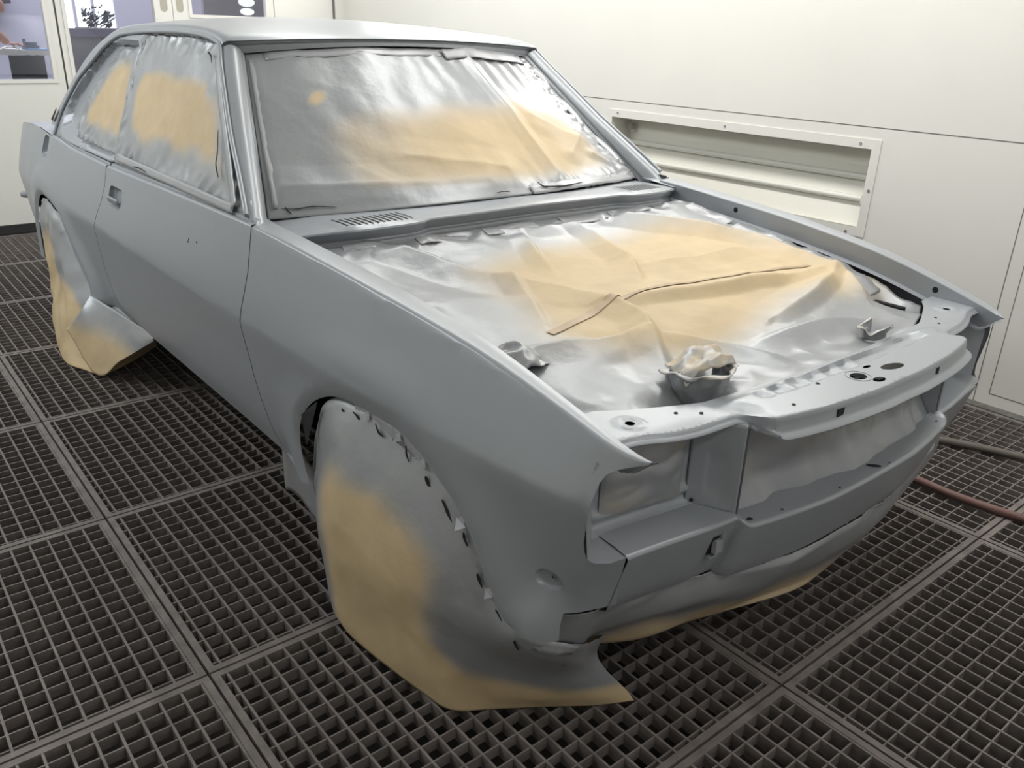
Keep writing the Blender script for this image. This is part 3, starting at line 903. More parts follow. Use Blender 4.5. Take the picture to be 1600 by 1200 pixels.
vv, tr_ = cdt(outl, (), .016)
verts = [(x, y, cowlz(x, y)) for x, y in vv]
cowl = mesh('cowl_panel', verts, fix_normals(verts, tr_, (0, 0, 1)), PAINT, car, True, 50)
vs = []
for (x, y) in fr_edge:
    z = interp(CZ, abs(x)) - .004
    for dy, dz in ((0, 0), (-.002, -.004), (-.002, -.030), (-.004, -.034), (-.016, -.036), (-.018, -.040), (-.018, -.09)): vs.append((x * (1 - .02 * (dy < -.01)), y + dy + (.02 if dz < -.02 else 0), z + dz))
fs = [(i * 7 + j, (i + 1) * 7 + j, (i + 1) * 7 + j + 1, i * 7 + j + 1) for i in range(len(fr_edge) - 1) for j in range(6)]
mesh('cowl_front_face', vs, fix_normals(vs, fs, (0, -1, 0)), PAINT, cowl, True, 40)
for sg in (-1, 1):
    for k in range(12):
        x = sg * (.592 - .0158 * k); y0 = cowl_front(x) + .022; q = MB()
        pts = [(x, y0 + .085, cowlz(x, y0 + .085) + .0012), (x + sg * -.004, y0 + .04, cowlz(x, y0 + .04) + .0012), (x - sg * .002, y0, cowlz(x, y0) + .0012)]
        for a, b_ in zip(pts, pts[1:]):
            n_ = len(q.v); ww = .0024
            q.v += [(a[0] - ww, a[1], a[2]), (a[0] + ww, a[1], a[2]), (b_[0] + ww, b_[1], b_[2]), (b_[0] - ww, b_[1], b_[2])]; q.f.append((n_, n_ + 1, n_ + 2, n_ + 3))
        q.obj('vent_slot', DARK, cowl)
    # wing/cowl filler next to the pillar foot
    vs, fs = grid(lambda u, v: Vector((sg * (.715 + .07 * u), .478 + .18 * v - .0 * u, .836 + .014 * v + .004 * math.sin(u * PI))), 6, 8)
    mesh('cowl_corner', vs, fix_normals(vs, fs, (0, 0, 1)), PAINT, cowl)

# front crossmember (slam panel) -----------------------------------------
half = [(0, -.600), (.10, -.600), (.20, -.596), (.31, -.590), (.415, -.582), (.46, -.565), (.50, -.548), (.56, -.522), (.61, -.492), (.69, -.485)]
fronth = [(.69, -.600), (.635, -.602), (.553, -.628), (.45, -.645), (.41, -.652), (.392, -.668), (.386, -.695), (.372, -.712), (.340, -.722), (.312, -.728), (.231, -.741), (.091, -.752), (0, -.752)]
fl = smoothpoly(fronth + [(-x, y) for x, y in fronth[::-1]][1:], 8)
fl = [p for i, p in enumerate(fl) if i == 0 or math.hypot(p[0] - fl[i - 1][0], p[1] - fl[i - 1][1]) > 1e-4]
outl = [(-x, y) for x, y in half[::-1]][:-1] + half + fl[1:-1]


def ringd(x, y, cx, cy, r, w_): return math.exp(-((math.hypot(x - cx, y - cy) - r) / w_) ** 2)


def slz(x, y):
    a = abs(x)
    z = .690 + .009 * (1 - sst(.36, .43, a)) * sst(-.600, -.625, y)
    # groove
    if a < .34:
        yc = -.640 + .012 * (x / .33) ** 2
        e_ = 1 - sst(.014, .021, abs(y - yc)); e_ *= 1 - sst(.29, .325, a)
        z -= .012 * e_
        z += .005 * e_ * (1 if (x < .05 and x > -.30) else 0) * (math.sin(x * 110) > .2)
    z -= .006 * math.exp(-((a - .385) / .02) ** 2 - ((y + .665) / .02) ** 2)
    z -= .020 * sst(-.600, -.655, y) * sst(.42, .52, a) * .35
    z += .004 * ringd(a, y, .594, -.566, .022, .005)
    return z


def hole_poly(cx, cy, rx, ry, n=14, rot=0):
    return [(cx + rx * math.cos(2 * PI * k / n) * math.cos(rot) - ry * math.sin(2 * PI * k / n) * math.sin(rot), cy + rx * math.cos(2 * PI * k / n) * math.sin(rot) + ry * math.sin(2 * PI * k / n) * math.cos(rot)) for k in range(n)]


H = [hole_poly(-.065, -.694, .020, .016), hole_poly(-.045, -.728, .018, .010), hole_poly(.048, -.706, .034, .014, 14, -.15), hole_poly(.0, -.676, .013, .005), hole_poly(.594, -.566, .009, .009), hole_poly(-.594, -.566, .009, .009)]
vv, tr_ = cdt(outl, H, .0065)
verts = [(x, y, slz(x, y)) for x, y in vv]
slam_v = verts; slam_f = fix_normals(verts, tr_, (0, 0, 1))
vs = []; P7 = 9
for (x, y) in fl:
    a = abs(x); z = slz(x, y)
    c_ = 1 - sst(.36, .42, a)          # deep nose in the middle, shallow lip at the sides
    nx, ny = (0, -1)
    if a > .375: nx, ny = (.25 if x < 0 else -.25, -1)
    drop = .022
    sec = [(0, 0), (.003, -.002), (.005, -.004 - .006 * c_), (.006, -.005 - drop * c_), (.008 + .004 * c_, -.007 - (drop + .002) * c_), (.013 + .007 * c_, -.009 - (drop + .003) * c_), (.015 + .008 * c_, -.012 - (drop + .004) * c_), (.013 + .008 * c_, -.015 - (drop + .005) * c_), (.004 + .003 * c_, -.014 - (drop + .003) * c_)]
    for d_s, dz in sec: vs.append((x + nx * d_s, y + ny * d_s, z + dz))
fs = [(i * P7 + j, (i + 1) * P7 + j, (i + 1) * P7 + j + 1, i * P7 + j + 1) for i in range(len(fl) - 1) for j in range(P7 - 1)]
fs = fix_normals(vs, fs, (0, -1, 1)); n0 = len(slam_v)
slam = mesh('front_crossmember', slam_v + vs, slam_f + [tuple(i + n0 for i in f) for f in fs], PAINT, car, True)
bm = bmesh.new(); bm.from_mesh(slam.data); bmesh.ops.remove_doubles(bm, verts=bm.verts, dist=.0004)
for e in bm.edges:
    if len(e.link_faces) == 2 and e.calc_face_angle(0) > math.radians(55): e.smooth = False
bm.to_mesh(slam.data); bm.free()
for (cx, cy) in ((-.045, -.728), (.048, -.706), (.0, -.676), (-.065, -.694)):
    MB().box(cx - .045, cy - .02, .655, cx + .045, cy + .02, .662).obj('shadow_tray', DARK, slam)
for xx, sz in ((-.215, .011), (.155, .008)):
    yy = interp([(.0, -.752), (.091, -.752), (.231, -.741), (.312, -.728)], abs(xx))
    MB().box(xx - sz, yy - .0072, .672, xx + sz, yy - .004, .687).obj('clip_slot', DARK, slam)
for (xx, yy) in ((-.30, -.70), (-.17, -.668), (-.494, -.585), (-.455, -.612), (.494, -.585), (.455, -.612)):
    MB().disc((xx, yy, slz(xx, yy) + .0012), (0, 0, 1), .004, .004, 10).obj('rivet_hole', DARK, slam)
MB().tube([(-.065, -.694, .688), (-.065, -.694, .700)], [.026, .026], 20, False).obj('hole_collar', PAINT, slam, smooth=True)

# front panel (under headlights and grille) ------------------------------
FT = [(-.6695, -.6555), (-.62, -.661), (-.568, -.668), (-.50, -.678), (-.46, -.683), (-.425, -.6865), (-.408, -.688), (-.404, -.700), (-.392, -.709), (-.36, -.717), (-.30, -.727), (-.25, -.735), (-.172, -.744), (-.10, -.747), (0, -.748)]
FT = FT + [(-x, y) for x, y in FT[::-1]][1:]


def fz(x): return .490 - .013 * (1 - sst(.385, .412, abs(x)))


FTs = smoothpoly(FT, 3)
vs = []; NP = 11
for (x, y) in FTs:
    z = fz(x); a = abs(x)
    yb = y + .040
    bk = (-.585 if a > .41 else -.665)
    bk = max(bk, y + .004)
    sec = [(bk, z + .008), (bk * .5 + y * .5, z + .006), (y + .008, z + .0025), (y + .003, z + .001), (y, z - .002), (y - .0015, z - .006), (y + .012, z - .05), (y + .026, z - .10), (y + .038, z - .135), (y + .050, z - .142), (y + .085, z - .150)]
    for yy, zz in sec: vs.append((x, yy, zz))
fs = [(i * NP + j, (i + 1) * NP + j, (i + 1) * NP + j + 1, i * NP + j + 1) for i in range(len(FTs) - 1) for j in range(NP - 1)]
fp = mesh('front_panel', vs, fix_normals(vs, fs, (0, -1, 1)), PAINT, car, True, 50)
for (xx, yy, rx) in ((-.385, -.690, .016), (.02, -.725, .018), (.36, -.690, .013)):
    q = MB(); q.disc((xx, yy, fz(xx) + .0052), (0, 0, 1), .006, rx, 16); q.obj('slotted_hole', DARK, fp)
for (xx, yy) in ((-.30, -.715), (-.13, -.735), (.06, -.740), (-.40, -.64), (-.43, -.60)):
    MB().disc((xx, yy, fz(xx) + .0065), (0, 0, 1), .003, .003, 8).obj('rivet_hole', DARK, fp)
# taped number plate bracket slots
for sg, xx in ((-1, -.445), (1, .445)):
    y = -.680
    q = MB(); q.v, q.f = grid(lambda u, v: Vector((xx - .014 + .028 * u, y + .004 + .012 * v - .002 - .0025 * math.sin(u * PI), .462 - .045 * v)), 4, 6)
    bx = mesh('bracket_slot', q.v, q.f, DARK, fp, False)
    q = MB().box(xx - .010, y - .004, .425, xx + .006, y + .006, .452).obj('bracket_tape', TAPE, bx)
    MB().box(xx - .016, y + .004, .410, xx + .01, y + .012, .416).box(xx + .008, y - .003, .42, xx + .013, y + .008, .468).obj('bracket_edge', PAINT, bx)

# headlight boxes: back wall, partition to the grille, side


def bucket(sg):
    o = None
    def bp(u, v):   # back wall with a raised outline
        x = .44 + .245 * u; z = .488 + .195 * v
        r = abs(math.hypot(max(0, abs(x - .56) - .10), max(0, abs(z - .59) - .035)) - .03)
        return Vector((sg * x, -.594 + .03 * u + .008 * math.exp(-(r / .008) ** 2) * -1 - .03 * sst(.10, 0, v), z))
    vs, fs = grid(bp, 50, 36)
    o = mesh('headlight_bucket', vs, fix_normals(vs, fs, (0, -1, 0)), PAINT, car, True, None)
    # partition: column facing forward between headlight and grille, with pressed oval
    def pp_(u, v):
        z = .492 + .185 * v
        xa = .452 - .048 * u                       # from outer rear edge to inner front edge
        yy = -.596 - .084 * u
        pr = math.exp(-((u - .55) / .2) ** 4) * math.exp(-((v - .42) / .26) ** 6)
        return Vector((sg * xa - sg * .0, yy + .006 * pr, z))
    vs, fs = grid(pp_, 24, 24)
    pt_ = mesh('grille_partition', vs, fix_normals(vs, fs, (sg * .6, -1, 0)), PAINT, car, True, None, solid=.004)
    vs, fs = grid(lambda u, v: Vector((sg * (.393 - .03 * u * 0), -.678 + .10 * u, .478 + .20 * v)), 6, 10)
    mesh('partition_return', vs, fix_normals(vs, fs, (-sg, 0, 0)), PAINT, pt_)
    for (x, z) in ((.448, .655), (.445, .505)):
        t_ = (.452 - x) / .048
        MB().disc((sg * (x + .003), -.596 - .084 * t_ - .001, z), (sg, -.6, 0), .004, .004, 8).obj('rivet_hole', DARK, pt_)
    # outer side wall of the headlight opening
    vs, fs = grid(lambda u, v: Vector((sg * (bodyx(-.627, .495 + .16 * v) - .003 - .055 * u), -.617 + .045 * u, .49 + .185 * v)), 8, 14)
    mesh('bucket_side', vs, fix_normals(vs, fs, (-sg, -.3, 0)), PAINT, o)
    # lower wing return (little shelf that closes the opening floor to the wing)
    def of(u, v):
        x = .664 + .077 * u; y0 = interp([(.668, -.6545), (.703, -.6495), (.724, -.6355), (.736, -.6205), (.742, -.60)], x)
        return Vector((sg * x, y0 + (-.565 - y0) * v, .4895 + .008 * v))
    vs, fs = grid(of, 10, 6)
    mesh('opening_floor', vs, fix_normals(vs, fs, (0, 0, 1)), PAINT, o)
    # seal-covered lamp aperture: masking paper
    def hp(u, v):
        x = .475 + .185 * u; z = .518 + .135 * v; e_ = math.sin(u * PI) ** .5 * math.sin(v * PI) ** .5
        return Vector((sg * x, -.600 + .03 * u - .020 * e_ + .010 * e_ * ridge((x * 2, z * 3, sg), 7), z))
    vs, fs = grid(hp, 40, 30)
    hpaper = mesh('headlight_masking', vs, fix_normals(vs, fs, (0, -1, 0)), PAPER, None, True, None, attr=[.86 + .3 * fbm(v_, 9) for v_ in vs])
    tag(hpaper, 'grey sprayed masking paper over the headlight opening nearest the camera' if sg < 0 else 'grey masking paper over the headlight opening on the wall side', 'masking paper', 'headlight masking')
    return o


bucket(-1); bucket(1)
# near-black filler boxes added inside the body so that gaps read dark
MB().box(-.70, -.50, .30, .70, 3.4, .33).obj('dark_filler_floor', DARK, car)
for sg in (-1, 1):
    MB().box(min(sg * .76, sg * .73), .50, .33, max(sg * .76, sg * .73), 3.3, .80).obj('dark_filler_side', DARK, car)
    MB().box(min(sg * .60, sg * .62), -.45, .40, max(sg * .60, sg * .62), .5, .66).obj('dark_filler_wing', DARK, car)
MB().box(-.70, .43, .33, .70, .45, .74).obj('dark_filler_cross', DARK, car)

# ------------------------------------------------------------------ masking papers


def foldsum(x, y, folds):
    s = 0
    for (ax, ay, bx, by, w_, h) in folds:
        d_ = segd(x, y, ax, ay, bx, by); s += h * (.75 * max(0, 1 - d_ / (2.6 * w_)) + .25 * math.exp(-d_ / (.6 * w_)))
    return s


def psheet(name, fn, nu, nv, sp, label, ref, cat='masking paper', group=None, smooth=True, parent=None):
    vs, fs = grid(fn, nu, nv)
    at = [sp(i / nu, j / nv) for j in range(nv + 1) for i in range(nu + 1)]
    o = mesh(name, vs, fix_normals(vs, fs, ref), PAPER, parent, smooth, None, at, solid=.0012)
    if label: tag(o, label, cat, group)
    return o


# windscreen
def wsp(u, v):
    U = u * 2 - 1; p = ws_pt(U, v); nn = Vector((0, -.62, .78))
    e_ = min(1, (1 - abs(U)) / .06, v / .07 + .15, (1 - v) / .05)
    h = -.006
    h += .010 * e_ * (fbm((U * 1.6, v * 1.2, 3), 1.4, 3)) + .012 * e_ * (crum((U * 1.2 + v, v * .8 - U * .3, 2.2), 1.6) - .4)
    h += foldsum(U, v, [(-.95, .16, -.1, .10, .05, .012), (-.4, .28, .05, .16, .05, .014), (.37, .95, .33, .1, .03, .016), (.55, .22, .75, .34, .03, .012), (.5, .5, .95, .12, .05, .012), (.72, .2, .8, .12, .02, .014)]) * e_
    # gathered pleats at top right and right edge
    h += .0035 * e_ * sst(.55, .98, v) * sst(-.25, .4, U) * math.sin(U * 46 + 2 * math.sin(U * 9)) * (1 - .4 * v)
    h += .010 * sst(.75, .97, U) * ridge((U * 3, v * 9, 1), 3.0) * e_
    h += .008 * sst(.14, .02, v) * ridge((U * 7, v * 5, 4), 2.4) * sst(-.1, .5, U)
    return p + nn * h


def ws_spray(u, v):
    U = u * 2 - 1
    s = .5 - .60 * math.exp(-((U - .12) / .62) ** 2 - ((v - .32) / .26) ** 2) + .75 * sst(.45, .78, v) + .6 * sst(.16, .03, v) + .8 * sst(-.55, -.92, U) + .7 * sst(.68, .95, U)
    s -= 1.5 * math.exp(-((U + .70 - .5 * (v - .68)) / .055) ** 2 - ((v - .68) / .06) ** 2)
    s -= .35 * math.exp(-((U - .45) / .06) ** 2 - ((v - .45) / .35) ** 2)
    return s + .1


wsm = psheet('windscreen_masking', wsp, 200, 90, ws_spray, 'large masking paper sheet over the windscreen, tan patch in its middle', (0, -1, 1))
# tape strips on it
def tape(name, pts, w_, parent, nn, lift=.004, seg=24, edge=None):
    P_ = [Vector(p) for p in pts]; nn = Vector(nn).normalized(); vs = []
    for i in range(seg + 1):
        c_ = catmull(P_, i / seg); t_ = (catmull(P_, min(1, i / seg + .02)) - catmull(P_, max(0, i / seg - .02))).normalized(); s_ = nn.cross(t_).normalized()
        for k in range(4):
            vs.append(c_ + s_ * w_ * (k / 3 - .5) * (1 + .15 * noise.noise(Vector((i * .5, k, 0)))) + nn * (lift + .002 * noise.noise(Vector((i * .9, k * 1.3, 5)))))
    fs = [(i * 4 + j, (i + 1) * 4 + j, (i + 1) * 4 + j + 1, i * 4 + j + 1) for i in range(seg) for j in range(3)]
    return mesh(name, vs, fix_normals(vs, fs, nn), TAPE, parent, True, None, solid=.0006)


n_ws = (0, -.62, .78)
tape('tape_strip', [wsp(u / 20, .95) for u in range(12, 20)], .045, wsm, n_ws, .006)
tape('tape_strip', [wsp(u / 20, .965) for u in range(1, 13)], .032, wsm, n_ws, .002)
tape('tape_strip', [wsp(.97, .9 - .1 * k) for k in range(9)], .03, wsm, n_ws, .002)
tape('tape_strip', [wsp(.018, .05 + .1 * k) for k in range(10)], .022, wsm, n_ws, .0008)
tape('tape_strip', [wsp(.55 + .05 * k, .02) for k in range(9)], .035, wsm, n_ws, .004)


def tear(pts, parent, nn, w_=.004, lift=.002):
    P_ = [Vector(p) for p in pts]; nn = Vector(nn).normalized(); vs = []; n = 14
    for i in range(n + 1):
        c_ = catmull(P_, i / n); t_ = (catmull(P_, min(1, i / n + .05)) - catmull(P_, max(0, i / n - .05))).normalized(); s_ = nn.cross(t_)
        ww = w_ * math.sin(PI * i / n) ** .5 * (.6 + .6 * abs(noise.noise(c_ * 60)))
        vs += [c_ + s_ * ww * .5 + nn * lift, c_ - s_ * ww * .5 + nn * lift]
    return mesh('paper_tear', vs, [(2 * i, 2 * i + 1, 2 * i + 3, 2 * i + 2) for i in range(n)], DARK, parent, False)


tear([wsp(.022, .045), wsp(.05, .035), wsp(.08, .040), wsp(.12, .028)], wsm, n_ws, .006, .004)
tear([wsp(.03, .05), wsp(.034, .03), wsp(.04, .012)], wsm, n_ws, .006, .004)
tear([wsp(.585, .03), wsp(.64, .012), wsp(.72, .018)], wsm, n_ws, .008, .008)
tear([wsp(.58, .06), wsp(.588, .03), wsp(.60, .02)], wsm, n_ws, .008, .008)
for a_, b_, v_ in ((.12, .15, .93), (.30, .33, .95), (.62, .66, .90), (.45, .49, .018), (.94, .985, .03)): tear([wsp(a_, v_), wsp((a_ + b_) / 2, v_ + .004), wsp(b_, v_)], wsm, n_ws, .004, .006)


# side windows (both sides)
def win_paper(outl, name, sg, spf, label, amp=.008):
    vv, tr_ = cdt(outl, (), .012)
    vs = []; at = []
    for (y, z) in vv:
        dd = pdist(outl, y, z); e_ = sst(0, .05, dd)
        h = -.008 + amp * e_ * fbm((y, z, sg * 3), 4, 3) + .010 * (1 - sst(.01, .075, dd)) * (ridge((y * 3, z * 3, 2), 5) - .3) + .006 * e_ * (crum((y, z, 1), 5) - .3)
        vs.append((sg * (ghx(z) + h - (.020 if 'quarter' in name else .006)), y, z)); at.append(spf(y, z, dd))
    o = mesh(name, vs, fix_normals(vs, tr_, (sg, 0, 0)), PAPER, None, True, None, at, solid=.001)
    tag(o, label, 'masking paper', 'side window masking')
    return o


def grow(poly, d_):
    cx = sum(p[0] for p in poly) / len(poly); cy = sum(p[1] for p in poly) / len(poly)
    return [(cx + (x - cx) * (1 + d_), cy + (y - cy) * (1 + d_)) for x, y in poly]


for sg in (-1, 1):
    nm = 'nearest the camera' if sg < 0 else 'on the wall side'
    o = win_paper(grow(DOORWIN, .01), 'door_window_masking', sg, lambda y, z, dd: 1.02 - 1.1 * sst(.05, .15, dd + .04 * fbm((y, z, 1), 5)) + .8 * sst(1.1, 1.2, z) - .5 * sst(1.245, 1.262, z) * (1.3 < y < 1.7), 'masking paper filling the door window %s' % ('left of the windscreen' if sg < 0 else 'on the wall side'))
    if sg < 0:
        tape('tape_strip', [(-ghx(z) - .002, y, z) for y, z in ((.70, .875), (.82, .975), (1.0, 1.12), (1.12, 1.225))], .03, o, (-1, 0, .4), .001)
        tape('tape_strip', [(-ghx(z) - .001, y, z) for y, z in ((.70, .868), (1.0, .870), (1.4, .872), (1.75, .874))], .026, o, (-1, 0, .4), .001)
        tear([(-ghx(z) - .002, y, z) for y, z in ((.945, 1.045), (.90, .985), (.885, .955), (.84, .925))], o, (-1, 0, .4), .012, .003)
        tear([(-ghx(z) - .001, y, z) for y, z in ((1.20, 1.235), (1.165, 1.225), (1.14, 1.205))], o, (-1, 0, .4), .010, .003)
        tear([(-ghx(z) - .001, y, z) for y, z in ((1.80, 1.262), (1.79, 1.235), (1.80, 1.205))], o, (-1, 0, .4), .010, .004)
        tear([(-ghx(z) - .001, y, z) for y, z in ((1.55, .866), (1.48, .870), (1.40, .866))], o, (-1, 0, .4), .005, .003)
    win_paper(grow(QWIN, .01), 'quarter_window_masking', sg, lambda y, z, dd: 1.0 - 1.0 * sst(.03, .10, dd) - .2 * math.sin(y * 40) * sst(.04, .1, dd), 'masking paper filling the small rear side window %s' % ('behind the near door' if sg < 0 else 'on the wall side'))


# engine bay sheet
EBF = [([(-.60, .42), (-.527, .40), (-.45, .27), (-.395, .109), (-.307, -.027), (-.234, -.169)], .020, .10, .020),
       ([(-.234, -.169), (-.044, -.199), (.151, -.223), (.332, -.251), (.605, -.237)], .10, .035, .018),
       ([(-.234, -.169), (-.25, -.28), (-.377, -.468)], .025, .07, .018), ([(-.56, -.26), (-.44, -.315), (-.30, -.325)], .02, .07, .014),
       ([(.20, .42), (.30, .37), (.409, .242), (.567, .094), (.64, .02)], .018, .09, .020), ([(.10, .40), (.115, .254), (.05, .05), (-.03, -.06)], .02, .07, .016),
       ([(.605, -.237), (.45, -.31), (.321, -.354), (.088, -.398)], .03, .08, .022), ([(.605, -.237), (.55, -.32), (.483, -.40)], .025, .06, .022),
       ([(-.063, -.455), (.193, -.467), (.36, -.50)], .02, .06, .012), ([(-.34, .10), (-.406, -.073), (-.459, -.178)], .018, .05, .010),
       ([(-.23, -.357), (-.15, -.44), (-.06, -.56)], .02, .05, .012), ([(.62, .05), (.605, -.10), (.605, -.237)], .03, .08, .016), ([(-.1, .35), (-.16, .2), (-.2, .08)], .015, .05, .010),
       ([(.05, .02), (.25, -.02), (.5, .0)], .02, .07, .010), ([(-.2, .40), (-.05, .33), (.1, .33)], .015, .05, .012)]


def fold(x, y, P_, w1, w2, h):
    best = 9; sd = 0; n = len(P_) - 1; tb = 0
    for i in range(n):
        (ax, ay), (bx, by) = P_[i], P_[i + 1]
        dx, dy = bx - ax, by - ay; L = dx * dx + dy * dy
        t = max(0, min(1, ((x - ax) * dx + (y - ay) * dy) / L))
        px, py = x - ax - t * dx, y - ay - t * dy; d_ = math.hypot(px, py)
        if d_ < best: best = d_; sd = dx * py - dy * px; tb = (i + t) / n
    w_ = w1 if sd > 0 else w2
    return h * max(0, 1 - best / w_) ** 1.1 * math.sin(PI * min(1, max(0, tb * .92 + .04))) ** .6 if best < w_ else 0


def eb(u, v):
    """u -1..1 across at .., v 0 front .. 1 rear"""
    U = u * 2 - 1
    yr = .385 - .0 * U + .07 * abs(U) ** 3
    yf = interp([(0, -.597), (.45, -.590), (.62, -.575), (.80, -.535), (1, -.47)], abs(U))
    y = yf + (yr - yf) * v
    half_w = interp([(-.6, .655), (-.35, .672), (0, .686), (.48, .712)], y)
    x = U * half_w
    zedge = interp([(-.60, .676), (-.5, .672), (-.35, .697), (-.16, .738), (.1, .765), (.3, .788), (.42, .800)], y)
    zc = interp([(-.60, .684), (-.45, .705), (-.25, .733), (-.1, .748), (.1, .762), (.3, .795), (.39, .818)], y)
    k = 1 - abs(U) ** 3
    z = zedge + (zc - zedge) * k
    e_ = sst(0, .12, v) * sst(1, .9, v) * sst(1, .86, abs(U))
    h = 0
    for F in EBF: h += 1.5 * fold(x, y, *F)
    h += .012 * fbm((x, y, .4), 2.4, 3) + .020 * crum((x * .8 + y * .5, y * 1.3 - x * .3, .3), 3.2) + .005 * crum((x + 5, y * 1.2, 1.3), 9) - .014
    z += h * e_ - .004
    z += .016 * (1 - e_) * (ridge((x, y, 2), 9) - .6) * sst(0, .06, v) * sst(1, .97, v)
    # hollow at the far front corner and at the near one
    z -= .05 * math.exp(-((x - .60) / .06) ** 2 - ((y + .42) / .08) ** 2)
    z -= .06 * math.exp(-((x + .40) / .07) ** 2 - ((y + .545) / .035) ** 2)
    z -= .03 * math.exp(-((x - .30) / .08) ** 2 - ((y + .555) / .03) ** 2)
    return Vector((x, y, z))


def eb_spray(u, v):
    p = eb(u, v); x, y = p.x, p.y
    s = 1.0
    s -= 1.25 * math.exp(-(((x - .10) * .9 + (y + .02) * .3) / .52) ** 4 - ((y + .06 - .05 * x) / .31) ** 4)
    s -= .95 * math.exp(-((x + .22) / .26) ** 2 - ((y + .24) / .20) ** 2)
    s -= .35 * math.exp(-((x - .5) / .15) ** 2 - ((y + .35) / .12) ** 2)
    s += .35 * math.exp(-((x + .52) / .14) ** 2 - ((y - .1) / .25) ** 2)
    s += .2 * math.exp(-((x + .15) / .25) ** 2 - ((y + .53) / .06) ** 2)
    return s + .12


ebm = psheet('engine_bay_masking', eb, 220, 170, eb_spray, 'wide crumpled tan masking paper sheet covering the open engine bay', (0, 0, 1))
def ebxy(x, y):
    u, v = .5 + x / 1.38, .5
    for _ in range(12):
        p = eb(u, v); u += (x - p.x) / 1.38; v += (y - p.y) / .98
    return eb(u, v)


TP = [Vector((*q, 0)) for q in ((-.484, -.227), (-.391, -.206), (-.245, -.172), (-.026, -.165), (.241, -.185), (.52, -.20))]
sv = []
for k in range(121):
    q = catmull(TP, k / 120); t_ = (catmull(TP, min(1, k / 120 + .02)) - catmull(TP, max(0, k / 120 - .02))).normalized(); sd_ = Vector((-t_.y, t_.x, 0))
    for m_ in range(5): sv.append(ebxy(*(q + sd_ * .020 * (m_ / 4 - .5)).xy) + Vector((0, 0, .0024)))
sf_ = [(k * 5 + m_, (k + 1) * 5 + m_, (k + 1) * 5 + m_ + 1, k * 5 + m_ + 1) for k in range(120) for m_ in range(4)]
mesh('seam_tape', sv, fix_normals(sv, sf_, (0, 0, 1)), simple('kraft_tape', (0.40, 0.28, 0.155), 0.45), ebm)
for (u0, v0, du) in ((.06, .965, .085), (.2, .97, .085), (.35, .97, .1), (.55, .97, .1), (.7, .972, .1), (.86, .97, .05)):
    tape('tape_strip', [eb(u0 + du * 1.3 * k / 4, v0) for k in range(5)], .04, ebm, (0, -.3, 1), .0015)
for v0 in (.72, .5, .3, .15):
    tape('tape_strip', [eb(.965, v0 + .05 * k) for k in range(5)], .05, ebm, (-.3, 0, 1), .003)

# crumpled scraps over latch and bracket
def scrap(name, c, rx, ry, h, sp, label, seed, sweep=0):
    def fn(u, v):
        a = (u - .5) * 2; b_ = (v - .5) * 2; r = math.hypot(a, b_)
        n1 = ridge((a * 1.1 + seed, b_ * 1.1, seed), 1.3); n2 = noise.noise(Vector((a * 2 + seed, b_ * 2, 0)))
        return Vector((c[0] + rx * a * (1 + .3 * n2) + sweep * b_, c[1] + ry * b_ * (1 + .25 * noise.noise(Vector((a * 2, b_ * 2, seed + 9)))), c[2] + h * max(0, 1 - r * r) ** .8 * (.55 + .45 * n1) + .005 * n1 - .02 * r))
    return psheet(name, fn, 26, 26, lambda u, v: sp + .3 * noise.noise(Vector((u * 4, v * 4, seed))), label, (0, 0, 1))


def curl(c, r0, r1, h, a0, a1, seed, sp, label, ruff=.018, sq=1.0):
    def fn(u, v):
        a = math.radians(a0 + (a1 - a0) * u)
        rr = r0 + (r1 - r0) * v ** 1.4 + ruff * v * (crum((u * 3 + seed, v, seed), 2.2) - .4) * 2 + .006 * noise.noise(Vector((u * 6, v * 3, seed)))
        z = c[2] + h * (v - .55 * max(0, v - .6) ** 1.2 * 2.2) + .014 * v * noise.noise(Vector((u * 5, seed, v))) + .012 * v * crum((u * 4, seed, 2), 2)
        return Vector((c[0] + rr * math.cos(a), c[1] + sq * rr * math.sin(a), z))
    return psheet('masking_scrap', fn, 44, 16, lambda u, v: sp - .35 * sst(.5, 1, v) + .3 * noise.noise(Vector((u * 5, v * 3, seed))), label, (0, -1, .3))


curl((-.335, -.510, .655), .055, .080, .092, 140, 380, 3.1, 1.0, 'crumpled upright paper scrap behind the near half of the front crossmember', .022, .75)
_big = COL.objects['masking_scrap']


def capf(u, v):
    a = (u - .5) * 2; b_ = (v - .5) * 2; p = Vector((a * 1.3, b_ * 1.3, 2.7))
    return Vector((-.32 + .075 * a + .02 * b_, -.495 + .045 * b_, .722 + .030 * crum(p, .95) + .004 * crum(p, 2.6) - .014 * (a * a + b_ * b_)))


psheet('torn_top', capf, 34, 26, lambda u, v: .55 + .5 * noise.noise(Vector((u * 4, v * 4, 3))), None, (0, 0, 1), parent=_big)
curl((.25, -.556, .680), .035, .058, .040, 60, 330, 8.4, 1.1, 'curled paper scrap beside the oval gap behind the far half of the crossmember', .012, .55)
scrap('masking_scrap', (-.615, -.27, .742), .05, .055, .016, .95, 'small crumpled tape scrap at the near wing edge of the engine bay', 5.2)

# grille opening paper
def gpf(u, v):
    x = -.392 + .784 * u; z = .470 + .190 * v
    e_ = math.sin(min(1, u * 6, (1 - u) * 6) * PI / 2) * min(1, (1 - v) * 5 + .2)
    y = -.655 - .030 * (1 - (2 * u - 1) ** 2) + .03 * v
    y += e_ * (.022 * fbm((x, z, 7), 5, 3) - .014 * ridge((x * 2, z * 3, 5), 3.5) * .6) - .022 * sst(.3, 0, v) + .01
    return Vector((x, y, z))


psheet('grille_masking', gpf, 120, 40, lambda u, v: .86 + .15 * sst(.5, .1, v) + .2 * fbm((u * 3, v, 1), 2), 'creased grey masking paper filling the grille opening at the front', (0, -1, 0))


